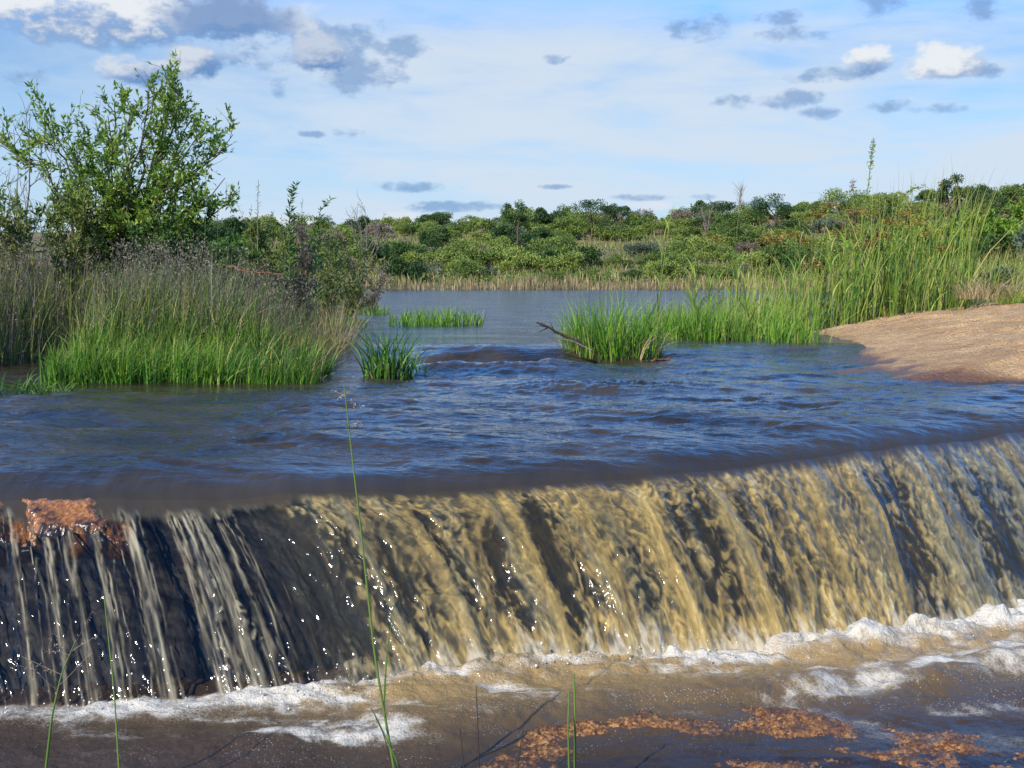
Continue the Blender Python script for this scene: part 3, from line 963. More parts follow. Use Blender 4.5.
def low_material():
    m, nb, out = new_mat("brown_churned_water")
    tc = nb.node('ShaderNodeTexCoord').outputs['Object']
    foam = nb.attr('foam')
    mid = nb.attr('churn')
    v1 = nb.voronoi(tc, 34.0, 'DISTANCE_TO_EDGE')
    v2 = nb.voronoi(tc, 80.0, 'F1')
    n1 = nb.noise(tc, 11.0, 5.0, 0.65)
    n2 = nb.noise(tc, 55.0, 3.0, 0.6)
    lace = nb.m('SUBTRACT', 1.0, nb.smooth(v1, 0.0, 0.16))
    f = nb.m('ADD', foam, nb.m('ADD', nb.m('MULTIPLY', nb.m('SUBTRACT', n1, 0.5), 0.9), nb.m('MULTIPLY', nb.m('SUBTRACT', lace, 0.5), 0.22)))
    fm = nb.smooth(f, 0.32, 1.65)
    mud = nb.mix(nb.smooth(mid, 0.22, 0.85), (0.048, 0.030, 0.015), (0.25, 0.162, 0.062))
    white = nb.mix(nb.smooth(nb.m('ADD', n1, nb.m('MULTIPLY', foam, 0.3)), 0.35, 0.85), (0.30, 0.225, 0.12), (0.52, 0.465, 0.36))
    c = nb.mix(fm, mud, white)
    bub = nb.m('MULTIPLY', nb.smooth(nb.voronoi(tc, 52.0, 'F1'), 0.14, 0.26, 1.0, 0.0), nb.smooth(nb.noise(nb.vscale(tc, (0.6, 1.5, 1.0)), 3.2, 4.0, 0.6), 0.46, 0.60))
    bub = nb.m('MULTIPLY', bub, nb.smooth(mid, 0.10, 0.40))
    c = nb.mix(nb.m('MULTIPLY', bub, 0.8), c, (0.46, 0.42, 0.36))
    h = nb.m('ADD', nb.m('MULTIPLY', n1, 0.035), nb.m('MULTIPLY', n2, 0.006))
    bub2 = nb.m('MULTIPLY', nb.m('SUBTRACT', 0.5, v2), nb.m('MULTIPLY', fm, 0.004))
    b = nb.bump(nb.m('ADD', nb.m('MULTIPLY', h, nb.m('ADD', nb.m('ADD', 0.06, nb.m('MULTIPLY', nb.attr('deep'), 0.55)), mid)), nb.m('ADD', bub2, nb.m('MULTIPLY', bub, 0.006))), 0.8, 1.0)
    rough = nb.m('ADD', 0.05, nb.m('MULTIPLY', fm, 0.35))
    p = principled(nb, c, rough, 1.333, 0.5, b)
    # clear where it lies thin and calm over the rock
    al = nb.m('MAXIMUM', nb.m('MAXIMUM', fm, nb.smooth(mid, 0.02, 0.35)), nb.attr('deep'))
    tr = nb.node('ShaderNodeMixShader')
    fr = nb.node('ShaderNodeFresnel')
    fr.inputs[0].default_value = 1.333
    nb.l.new(b, fr.inputs['Normal'])
    tt = nb.node('ShaderNodeBsdfTransparent')
    tt.inputs[0].default_value = (0.80, 0.70, 0.55, 1)
    gg = nb.node('ShaderNodeBsdfGlossy')
    gg.inputs['Roughness'].default_value = 0.10
    nb.l.new(b, gg.inputs['Normal'])
    nb.l.new(fr.outputs[0], tr.inputs[0])
    nb.l.new(tt.outputs[0], tr.inputs[1])
    nb.l.new(gg.outputs[0], tr.inputs[2])
    mx = nb.node('ShaderNodeMixShader')
    nb.put(mx.inputs[0], al)
    nb.l.new(tr.outputs[0], mx.inputs[1])
    nb.l.new(p.outputs[0], mx.inputs[2])
    nb.l.new(mx.outputs[0], out.inputs[0])
    return m


def bed_material():
    m, nb, out = new_mat("rusty_gravelly_rock")
    tc = nb.node('ShaderNodeTexCoord').outputs['Object']
    n1 = nb.noise(tc, 7.0, 5.0, 0.65)
    n2 = nb.noise(tc, 60.0, 4.0, 0.7)
    cv = nb.smooth(nb.m('ADD', nb.m('MULTIPLY', nb.noise(tc, 26.0, 5.0, 0.75), 0.7), nb.m('MULTIPLY', nb.sep(nb.voronoi(tc, 75.0, 'F1', 'Color'))[0], 0.3)), 0.25, 0.75)
    c = nb.ramp(cv, [(0.0, (0.045, 0.018, 0.008)), (0.4, (0.15, 0.062, 0.016)), (0.75, (0.30, 0.130, 0.030)), (1.0, (0.42, 0.23, 0.075))])
    c = nb.mix(nb.smooth(n1, 0.35, 0.62, 0.75, 0.0), c, (0.055, 0.028, 0.015))
    c = nb.mix(nb.smooth(n2, 0.5, 0.75, 0.0, 0.5), c, (0.05, 0.022, 0.010))
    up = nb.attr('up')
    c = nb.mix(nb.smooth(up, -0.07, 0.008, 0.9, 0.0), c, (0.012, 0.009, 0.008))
    p = principled(nb, c, nb.smooth(up, 0.0, 0.05, 0.12, 0.45), 1.45, 0.4, nb.bump(nb.m('ADD', n2, cv), 0.6, 0.008))
    nb.l.new(p.outputs[0], out.inputs[0])
    return m


def make_low():
    NR, NC = 520, 1250
    px = np.linspace(-300, 1330, NC)
    xr = (px - 512) / FPX
    s = np.linspace(0, 1, NR)
    yb = np.array([np.interp(0, [0], [0])] * NC)
    # far edge tucks in behind the foot of the falls
    yend = []
    for r_ in xr:
        yy = np.linspace(4, 14, 400)
        d = base_at_x(r_ * yy) - yy
        k = np.argmax(d < 0)
        yend.append(yy[k] + 0.30)
    yend = np.array(yend)
    y = 1.0 / ((1 / 3.0) * (1 - s[:, None]) + s[:, None] / yend[None])
    x = xr[None] * y
    z, fo, mid = low_water(x, y)
    rz = rock_height(x, y)
    deep = sst(z - rz, 0.03, 0.16)
    o = build("water", np.stack([x, y, z], -1), grid_faces(NR, NC), low_material(), attrs={'foam': fo, 'churn': mid, 'deep': deep})
    tag(o, kind='structure')
    ya = np.concatenate([np.linspace(-6, 2.6, 30)[:, None] * np.ones(NC)[None], 1.0 / ((1 / 2.7) * (1 - s[:, None]) + s[:, None] / (yend[None] + 0.2))], 0)
    xa = xr[None] * np.maximum(ya, 2.7) * np.where(ya < 2.7, 1.6, 1.0)
    za = rock_height(xa, np.maximum(ya, 2.0))
    up = za - zlow(xa)
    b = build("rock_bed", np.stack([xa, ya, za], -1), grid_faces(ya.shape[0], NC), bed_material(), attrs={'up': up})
    tag(b, kind='structure')


make_low()

# ------------------------------------------------------------------ vegetation builders
class Acc:
    """collects pieces of one mesh"""
    def __init__(self):
        self.V, self.F, self.T, self.A, self.n = [], {}, [], [], 0

    def add(self, V, F, tint, along):
        V = np.asarray(V, float).reshape(-1, 3)
        F = np.asarray(F, np.int64)
        self.V.append(V)
        self.F.setdefault(F.shape[1], []).append(F + self.n)
        self.T.append(np.broadcast_to(np.asarray(tint, float).ravel(), (len(V),)) if np.ndim(tint) == 0 else np.asarray(tint, float).ravel())
        self.A.append(np.broadcast_to(np.asarray(along, float).ravel(), (len(V),)) if np.ndim(along) == 0 else np.asarray(along, float).ravel())
        self.n += len(V)

    def make(self, name, mat, parent=None, origin=(0, 0, 0), smooth=True, link=True):
        V = np.concatenate(self.V) - np.asarray(origin, float)
        F = [np.concatenate(f) for f in self.F.values()]
        return build(name, V, F, mat, parent, {'tint': np.concatenate(self.T), 'along': np.concatenate(self.A)}, smooth, link=link)


def add_blades(acc, P, h, w, lean, az, rng, seg=5, droop=0.15, tint=None, twist=None):
    """grass blades: P (n,3) feet, h heights, w widths, lean sideways reach as a share of height"""
    n = len(P)
    if n == 0:
        return
    h, w, lean, az = (np.broadcast_to(np.asarray(a, float), (n,)) for a in (h, w, lean, az))
    t = np.linspace(0, 1, seg + 1)[None]
    hx, hy = np.cos(az), np.sin(az)
    reach = h[:, None] * lean[:, None] * t ** 1.9
    zz = h[:, None] * (t - droop * np.abs(lean[:, None]) * t ** 3)
    cx = P[:, 0:1] + hx[:, None] * reach
    cy = P[:, 1:2] + hy[:, None] * reach
    cz = P[:, 2:3] + zz
    fa = rng.uniform(0, np.pi, n) if twist is None else twist
    fa = fa[:, None] + 0.6 * t * rng.uniform(-1, 1, n)[:, None]
    prof = np.clip(1.05 - t ** 1.6, 0.03, 1.0) * (0.55 + 0.45 * np.minimum(t * 5, 1))
    ww = 0.5 * w[:, None] * prof
    wx, wy = np.cos(fa) * ww, np.sin(fa) * ww
    A = np.stack([cx - wx, cy - wy, cz], -1)
    B = np.stack([cx + wx, cy + wy, cz], -1)
    V = np.stack([A, B], 2).reshape(n, -1, 3)
    k = np.arange(seg)
    f = np.stack([2 * k, 2 * k + 1, 2 * k + 3, 2 * k + 2], -1)
    F = (np.arange(n)[:, None, None] * (2 * (seg + 1)) + f[None]).reshape(-1, 4)
    tn = rng.uniform(0, 1, n) if tint is None else np.broadcast_to(tint, (n,))
    T = np.repeat(tn, 2 * (seg + 1))
    al = np.broadcast_to(np.repeat(t, 2, axis=1), (n, 2 * (seg + 1))).ravel()
    acc.add(V, F, T, al)


def add_leaves(acc, C, D, ln, wd, rng, tint=None, fold=0.15):
    """pointed leaves at C pointing along D"""
    n = len(C)
    if n == 0:
        return
    D = D / np.maximum(np.linalg.norm(D, axis=1, keepdims=True), 1e-9)
    rnd = rng.normal(size=(n, 3))
    S = np.cross(D, rnd)
    S /= np.maximum(np.linalg.norm(S, axis=1, keepdims=True), 1e-9)
    Nn = np.cross(S, D)
    ln = np.broadcast_to(np.asarray(ln, float), (n,))[:, None]
    wd = np.broadcast_to(np.asarray(wd, float), (n,))[:, None]
    mid = C + D * ln * 0.45
    V = np.stack([C, mid + S * wd * 0.5 + Nn * wd * fold, C + D * ln - Nn * ln * 0.08, mid - S * wd * 0.5 + Nn * wd * fold], 1)
    F = np.arange(n)[:, None] * 4 + np.arange(4)[None]
    tn = rng.uniform(0, 1, n) if tint is None else np.broadcast_to(tint, (n,))
    acc.add(V, F, np.repeat(tn, 4), np.tile([0, 0.5, 1, 0.5], n))


def add_tube(acc, pts, r0, r1, sides=5, tint=0.5):
    pts = np.asarray(pts, float)
    n = len(pts)
    T = np.gradient(pts, axis=0)
    T /= np.maximum(np.linalg.norm(T, axis=1, keepdims=True), 1e-9)
    ref = np.array([0.31, 0.95, 0.05]) if abs(T[0, 2]) > 0.6 else np.array([0.0, 0.1, 1.0])
    A = np.cross(T, ref)
    A /= np.maximum(np.linalg.norm(A, axis=1, keepdims=True), 1e-9)
    B = np.cross(T, A)
    r = np.linspace(r0, r1, n)
    a = np.linspace(0, 2 * np.pi, sides, endpoint=False)
    V = pts[:, None] + r[:, None, None] * (A[:, None] * np.cos(a)[None, :, None] + B[:, None] * np.sin(a)[None, :, None])
    i = np.arange(n - 1)[:, None] * sides
    k = np.arange(sides)[None]
    kn = (k + 1) % sides
    F = np.stack([i + k, i + kn, i + sides + kn, i + sides + k], -1).reshape(-1, 4)
    acc.add(V.reshape(-1, 3), F, tint, np.repeat(np.linspace(0, 1, n), sides))


def curve(p0, d0, length, rng, n=7, wob=0.12, up=0.0):
    """a wandering polyline"""
    pts = [np.asarray(p0, float)]
    d = np.asarray(d0, float)
    d = d / np.linalg.norm(d)
    for _ in range(n):
        d = d + rng.normal(size=3) * wob + np.array([0, 0, up])
        d = d / np.linalg.norm(d)
        pts.append(pts[-1] + d * length / n)
    return np.array(pts)


def on(pts, t):
    k = t * (len(pts) - 1)
    i = int(min(k, len(pts) - 2))
    return pts[i] + (pts[i + 1] - pts[i]) * (k - i), (pts[i + 1] - pts[i])


def perp_dir(d, rng, spread):
    d = d / np.linalg.norm(d)
    r = rng.normal(size=3)
    s = np.cross(d, r)
    s /= np.linalg.norm(s)
    v = d * math.cos(spread) + s * math.sin(spread)
    return v


# ------------------------------------------------------------------ far hillside
def make_bush(seed, mat, leaf=0.068, blobs=16, n=3300, tall=1.0, name='bush'):
    """one bush of radius about 1, standing on 0"""
    rng = np.random.RandomState(seed)
    acc = Acc()
    cs = []
    for _ in range(blobs):
        a, r = rng.uniform(0, 2 * np.pi), math.sqrt(rng.uniform(0, 1)) * 0.78
        top = (1.0 - 0.55 * (r / 0.78) ** 2) * tall
        cs.append((r * math.cos(a), r * math.sin(a), rng.uniform(0.18, 0.95) * top, rng.uniform(0.22, 0.40)))
    cs = np.array(cs)
    k = rng.randint(0, blobs, n)
    d = rng.normal(size=(n, 3))
    d /= np.linalg.norm(d, axis=1, keepdims=True)
    d[:, 2] = np.abs(d[:, 2]) * 0.9 + d[:, 2] * 0.1
    C = cs[k, :3] + d * cs[k, 3:4] * rng.uniform(0.55, 1.08, n)[:, None]
    C[:, 2] = np.maximum(C[:, 2], 0.03)
    shade = rng.uniform(-0.22, 0.22, blobs)[k]
    add_leaves(acc, C, d + rng.normal(size=(n, 3)) * 0.7, leaf * rng.uniform(0.8, 1.7, n), leaf * rng.uniform(0.6, 1.1, n), rng,
               tint=np.clip(0.5 + shade + rng.uniform(-0.3, 0.3, n), 0, 1))
    return acc.make(name, mat, link=False, smooth=False)


rng = np.random.RandomState(11)
B_GREEN = [make_bush(20 + i, M['bush'], tall=[0.9, 1.1, 1.3, 0.8, 1.0, 1.2][i], blobs=[14, 18, 20, 12, 16, 22][i]) for i in range(6)]
B_DARK = [make_bush(40 + i, M['bush_dark'], tall=[1.0, 1.25][i]) for i in range(2)]
B_GREY = [make_bush(50 + i, M['bush_grey'], tall=0.9, blobs=12) for i in range(2)]
B_BROWN = [make_bush(60 + i, M['bush_brown'], tall=0.9, blobs=12, n=1500) for i in range(2)]

KIND = {
    'green': ("green_bush", B_GREEN, "rounded green bush"),
    'dark': ("dark_bush", B_DARK, "dark green dense bush"),
    'grey': ("grey_bush", B_GREY, "pale grey-green shrub"),
    'brown': ("dry_bush", B_BROWN, "brown half-dry bush"),
}
ROWS = ["by the waterline of the far bank", "halfway up the far hillside", "high on the far hillside near the skyline"]


def far_bush(kind, x, y, r, hs=1.0, label=None, lone=False):
    nm, pool, words = KIND[kind]
    src = pool[rng.randint(len(pool))]
    o = src.copy()
    COL.objects.link(o)
    o.name = nm
    o.location = (x, y, float(ground_z(np.array(x), np.array(y))) - 0.08 * r)
    o.scale = (r, r, r * hs)
    o.rotation_euler = (0, 0, rng.uniform(0, 6.28))
    if label is None:
        row = 0 if y < 86 else (1 if y < 116 else 2)
        lab = words + " " + ROWS[row]
        tag(o, lab, "bush", words + "es " + ROWS[row] if words.endswith("bush") else words + "s " + ROWS[row])
    else:
        tag(o, label, "bush")
    return o


def scatter_far():
    pts = []
    tries = 0
    while len(pts) < 292 and tries < 20000:
        tries += 1
        y = 81.0 + 56.0 * rng.uniform() ** 0.9
        px = rng.uniform(150, 1075)
        x = (px - 512) / FPX * y
        if y < 84 and rng.uniform() < 0.45:
            continue
        # open grassy glades
        if fbm(np.array(x * 0.07), np.array(y * 0.05), 3, 400) < -0.17 and y < 124:
            continue
        r = rng.uniform(1.2, 2.5) * (0.8 if y < 86 else 1.0)
        if any((x - a) ** 2 + ((y - b) * 0.8) ** 2 < (0.54 * (r + c)) ** 2 for a, b, c in pts):
            continue
        pts.append((x, y, r))
    for x, y, r in pts:
        px = 512 + FPX * x / y
        u = rng.uniform()
        k = 'dark' if u < 0.16 else 'grey' if u < 0.21 else 'brown' if u < 0.28 else 'green'
        far_bush(k, x, y, r, rng.uniform(0.75, 1.1))


scatter_far()


def far_tree(px, top_py, d, crown_w, label, seed, dense=1.0, lean=0.0, trunk_share=0.45, mat='bush_dark'):
    """a taller tree on the skyline: trunk with limbs, open crown"""
    rg = np.random.RandomState(seed)
    x = (px - 512) / FPX * d
    g = float(ground_z(np.array(x), np.array(d)))
    ztop = CAMZ + (272 - top_py) * d / FPX
    hgt = max(ztop - g, 1.5)
    root = empty("savanna_tree", (x, d, g - 0.1))
    tag(root, label, "tree")
    tr, cr = Acc(), Acc()
    trunk = curve((0, 0, 0), (lean, 0, 1), hgt * 0.62, rg, 8, 0.07, 0.03)
    add_tube(tr, trunk, 0.032 * hgt, 0.012 * hgt, 6)
    hw = crown_w * d / FPX * 0.5
    for i in range(9):
        p, dd = on(trunk, rg.uniform(trunk_share, 1.0))
        a = rg.uniform(0, 6.28)
        e = np.array([math.cos(a) * hw * rg.uniform(0.3, 0.95), math.sin(a) * hw * rg.uniform(0.3, 0.95), hgt * rg.uniform(0.62, 0.94)])
        mid_ = (p + e) * 0.5 + rg.normal(size=3) * 0.06 * hgt
        limb = np.array([p, mid_, e])
        add_tube(tr, limb, 0.012 * hgt, 0.004 * hgt, 4)
        n = int(240 * dense)
        dirs = rg.normal(size=(n, 3))
        dirs /= np.linalg.norm(dirs, axis=1, keepdims=True)
        rad = hw * rg.uniform(0.28, 0.5)
        C = e + dirs * rad * rg.uniform(0.2, 1.0, n)[:, None] * np.array([1, 1, 0.72])
        C[:, 2] = np.minimum(C[:, 2], hgt)
        add_leaves(cr, C, dirs + rg.normal(size=(n, 3)) * 0.8, 0.13 * rg.uniform(0.8, 1.8, n), 0.10, rg, tint=np.clip(rg.uniform(0.2, 0.8) + rg.uniform(-0.3, 0.3, n), 0, 1))
    tr.make("trunk", M['bark'], root)
    cr.make("crown", M[mat], root, smooth=False)
    return root


for a in [
    (515, 201, 104, 26, "slender small-crowned tree on the far skyline with its bare trunk showing", 301, 0.7, 0.02, 0.6),
    (590, 200, 118, 40, "dark spreading tree on the far skyline with a grey leaning trunk", 302, 0.8, 0.15, 0.5),
    (610, 205, 124, 22, "small dark tree close behind the dark spreading skyline tree", 303, 0.8, 0.0, 0.4),
    (944, 172, 92, 30, "dark round-crowned tree standing highest above the hill behind the tall sedges", 304, 1.3, 0.0, 0.4),
    (772, 196, 112, 44, "dark flat-topped tree on the skyline left of the tallest flowering weed", 305, 1.1, 0.0, 0.3),
    (716, 203, 128, 34, "low dark tree on the skyline between two long rounded thickets", 306, 1.0, 0.0, 0.3),
    (440, 213, 132, 30, "low wide tree on the skyline above the far lake bank", 307, 1.0, 0.0, 0.3),
    (852, 190, 105, 60, "broad green tree on the skyline behind the tallest flowering weed", 308, 1.5, 0.0, 0.25, 'bush'),
    (985, 184, 98, 60, "broad dark tree on the skyline above the sand bank", 309, 1.4, 0.0, 0.25),
    (1015, 180, 95, 40, "green tree at the edge of the view above the sand bank", 310, 1.2, 0.0, 0.25, 'bush'),
]:
    far_tree(*a)

# bare grey twigs on the skyline
def bare_shrub(px, py_top, d, spread, label, seed, n=9, name="bare_shrub", r0=0.012, mat='twig', base=None):
    rg = np.random.RandomState(seed)
    x = (px - 512) / FPX * d
    g = float(ground_z(np.array(x), np.array(d))) if base is None else base
    hgt = CAMZ + (272 - py_top) * d / FPX - g
    acc = Acc()
    for i in range(n):
        a = rg.uniform(0, 6.28)
        s = rg.uniform(0.1, 1.0) * spread
        L = curve((rg.normal() * 0.05, rg.normal() * 0.05, 0), (math.cos(a) * s, math.sin(a) * s, 1.0), hgt * rg.uniform(0.7, 1.05), rg, 8, 0.10, 0.02)
        add_tube(acc, L, r0 * rg.uniform(0.8, 1.3), r0 * 0.25, 5)
        for j in range(7):
            p, dd = on(L, rg.uniform(0.3, 0.95))
            l2 = curve(p, perp_dir(dd, rg, rg.uniform(0.4, 0.9)), hgt * rg.uniform(0.12, 0.34), rg, 5, 0.14, 0.04)
            add_tube(acc, l2, r0 * 0.5, r0 * 0.15, 4)
            for k in range(3):
                p2, d2 = on(l2, rg.uniform(0.3, 0.95))
                add_tube(acc, curve(p2, perp_dir(d2, rg, 0.6), hgt * rg.uniform(0.05, 0.13), rg, 3, 0.15), r0 * 0.25, r0 * 0.1, 3)
    o = acc.make(name, M[mat])
    o.location = (x, d, g)
    tag(o, label, "shrub")
    return o


bare_shrub(366, 207, 95, 0.5, "leafless twiggy tree on the far skyline beside the end of the near bank", 320, 7, "bare_tree", 0.05)
bare_shrub(706, 204, 118, 0.5, "grey leafless treetop on the skyline among the far dark trees", 321, 6, "bare_tree", 0.045)

# tall dry grass on the hillside and along the far shore
acc = Acc()
n = 9000
y = 79.5 + 56 * rng.uniform(size=n) ** 1.3
x = (rng.uniform(100, 1120, n) - 512) / FPX * y
g = ground_z(x, y)
add_blades(acc, np.stack([x, y, g - 0.03], -1), rng.uniform(0.35, 0.95, n), rng.uniform(0.05, 0.11, n), rng.uniform(0, 0.5, n), rng.uniform(0, 6.28, n), rng, 2)
tag(acc.make("dry_grass", M['dry']), kind='stuff')
acc = Acc()
n = 4500
x = rng.uniform(-42, 42, n)
ys = 79.0 + 2.0 * fbm(x * 0.06, np.full(n, 0.3), 3, 6)
y = ys + rng.normal(size=n) * 0.9 + 0.2
g = np.maximum(ground_z(x, y), -0.05)
hh = (0.60 + 0.75 * fbm(x * 0.25, y * 0 + 2.0, 3, 410)) * rng.uniform(0.7, 1.3, n)
add_blades(acc, np.stack([x, y, g - 0.03], -1), hh, rng.uniform(0.05, 0.10, n), rng.uniform(0, 0.35, n), rng.uniform(0, 6.28, n), rng, 2, tint=rng.uniform(0.0, 0.75, n))
tag(acc.make("shore_grass", M['dry']), kind='stuff')
acc = Acc()
n = 9000
y = 80.5 + 50 * rng.uniform(size=n) ** 1.2
x = (rng.uniform(100, 1120, n) - 512) / FPX * y
g = ground_z(x, y)
add_blades(acc, np.stack([x, y, g - 0.03], -1), rng.uniform(0.4, 1.0, n), rng.uniform(0.07, 0.14, n), rng.uniform(0, 0.5, n), rng.uniform(0, 6.28, n), rng, 2)
tag(acc.make("green_grass", M['olive']), kind='stuff')
acc = Acc()
n = 26000
y = 80.5 + 55 * rng.uniform(size=n) ** 1.1
x = (rng.uniform(100, 1120, n) - 512) / FPX * y
k = fbm(x * 0.35, y * 0.25, 3, 420) > -0.12
x, y = x[k], y[k]
n = len(x)
hh = 0.55 + 0.9 * fbm(x * 0.5, y * 0.4, 3, 421)
C = np.stack([x, y, ground_z(x, y) + np.clip(hh, 0.15, 1.2) * rng.uniform(0, 1, n)], -1)
add_leaves(acc, C, rng.normal(size=(n, 3)) + np.array([0, 0, 0.5]), rng.uniform(0.12, 0.28, n), rng.uniform(0.08, 0.16, n), rng, tint=np.clip(0.5 + 0.9 * fbm(x * 0.3, y * 0.3, 3, 422) + rng.uniform(-0.25, 0.25, n), 0, 1))
tag(acc.make("undergrowth", M['bush'], smooth=False), kind='stuff')

# ------------------------------------------------------------------ the near bank on the left
def scatter(n, xf, yf, seed, keep=None):
    rg = np.random.RandomState(seed)
    x, y = xf(rg, n), yf(rg, n)
    if keep is not None:
        k = keep(x, y)
        x, y = x[k], y[k]
    return x, y, rg


WIND = 0.35     # grass leans a little towards +x


def grass_mass(name, mat, n, xr, yr, h, w, seed, lean=(0.05, 0.5), keep=None, seg=5, hmod=None, droop=0.3, zmin=None):
    x, y, rg = scatter(n, lambda r, k: r.uniform(*xr, k), lambda r, k: r.uniform(*yr, k), seed, keep)
    n = len(x)
    g = ground_z(x, y)
    if zmin is not None:
        g = np.maximum(g, zmin)
    hh = rg.uniform(*h, n)
    if hmod is not None:
        hh = hh * hmod(x, y)
    az = rg.normal(0.0, 1.3, n)
    acc = Acc()
    add_blades(acc, np.stack([x, y, g - 0.04], -1), hh, rg.uniform(*w, n), rg.uniform(*lean, n) * rg.choice([0.6, 1.0, 1.7], n), az, rg, seg, droop)
    o = acc.make(name, mat)
    tag(o, kind='stuff')
    return o


clump = lambda f, s, lo: (lambda x, y: fbm(x * f, y * f, 3, s) > lo)

# bright reed-like grass along the water
grass_mass("waterside_grass", M['reed'], 6000, (-6.15, -2.45), (13.35, 14.6), (0.38, 0.88), (0.012, 0.028), 501, (0.05, 0.55),
           keep=lambda x, y: (left_in(x, y) > -0.12) & (fbm(x * 1.9, y * 1.9, 3, 502) > -0.20),
           hmod=lambda x, y: (0.86 + 0.55 * fbm(x * 2.3, y * 2.3, 3, 503) + 0.2 * fbm(x * 0.8, y, 2, 504)) * (1 - 0.25 * sst(x, -4.2, -2.5)), zmin=-0.22)
grass_mass("waterside_grass", M['reed_deep'], 2000, (-6.3, -2.5), (13.4, 14.8), (0.38, 0.80), (0.012, 0.026), 505, (0.05, 0.6),
           keep=lambda x, y: left_in(x, y) > -0.30, zmin=-0.22)
grass_mass("waterside_grass", M['sedge'], 1100, (-6.2, -2.4), (13.5, 15.2), (0.4, 0.9), (0.010, 0.022), 506, (0.05, 0.8), keep=lambda x, y: left_in(x, y) > 0.0, zmin=-0.2)
grass_mass("waterside_grass", M['dry'], 900, (-6.2, -2.3), (13.4, 15.6), (0.35, 0.95), (0.008, 0.018), 507, (0.1, 1.2), keep=lambda x, y: left_in(x, y) > -0.05, zmin=-0.2)
grass_mass("waterside_grass", M['weed'], 500, (-5.6, -2.3), (13.9, 15.6), (0.6, 1.25), (0.012, 0.022), 508, (0.05, 0.5), keep=lambda x, y: left_in(x, y) > 0.1, zmin=-0.2)
grass_mass("bank_grass", M['olive'], 11000, (-13, -2.6), (14.5, 21), (0.5, 1.2), (0.010, 0.022), 510, (0.05, 0.5), keep=lambda x, y: left_in(x, y) > 0.1)
grass_mass("bank_grass", M['olive'], 5000, (-14, -4.0), (20, 46), (0.6, 1.1), (0.014, 0.030), 511, (0.05, 0.5), keep=lambda x, y: left_in(x, y) > 0.1)
grass_mass("dry_herbs", M['herb'], 10500, (-14, -2.9), (14.6, 22), (0.65, 1.40), (0.008, 0.018), 515, (0.05, 0.4),
           keep=lambda x, y: (left_in(x, y) > 0.4) & (fbm(x * 0.6, y * 0.6, 3, 516) > -0.28), hmod=lambda x, y: 0.80 + 0.75 * fbm(x * 1.1, y * 1.1, 3, 517) + 0.20 * sst(x, -4.0, -7.0))
grass_mass("dry_herbs", M['herb'], 4000, (-14, -4.2), (22, 48), (0.7, 1.3), (0.012, 0.024), 518, (0.05, 0.4), keep=lambda x, y: left_in(x, y) > 0.3)


def herb_heads(name, mat, n, xr, yr, zr, seed, size=0.05, keep=None):
    """small seed heads floating at the tops of the herbs, each on its own thin stalk"""
    x, y, rg = scatter(n, lambda r, k: r.uniform(*xr, k), lambda r, k: r.uniform(*yr, k), seed, keep)
    n = len(x)
    g = ground_z(x, y)
    h = rg.uniform(*zr, n)
    acc = Acc()
    az, ln = rg.uniform(0, 6.28, n), rg.uniform(0.0, 0.25, n)
    add_blades(acc, np.stack([x, y, g], -1), h, np.full(n, 0.008), ln, az, rg, 3, 0.0)
    tip = np.stack([x + np.cos(az) * h * ln, y + np.sin(az) * h * ln, g + h], -1)
    for k in range(9):
        d = rg.normal(size=(n, 3))
        d[:, 2] = np.abs(d[:, 2]) + 0.3
        c = tip + rg.normal(size=(n, 3)) * size * 0.9 - np.array([0, 0, 1]) * rg.uniform(0, 0.16, n)[:, None]
        add_leaves(acc, c, d, size * rg.uniform(0.6, 1.3, n), size * 0.35, rg)
    tag(acc.make(name, mat), kind='stuff')


herb_heads("seeding_herbs", M['herb'], 4800, (-13, -2.9), (14.8, 21), (0.7, 1.40), 521, 0.045, keep=lambda x, y: (left_in(x, y) > 0.5) & (fbm(x * 0.5, y * 0.5, 3, 522) > -0.1))


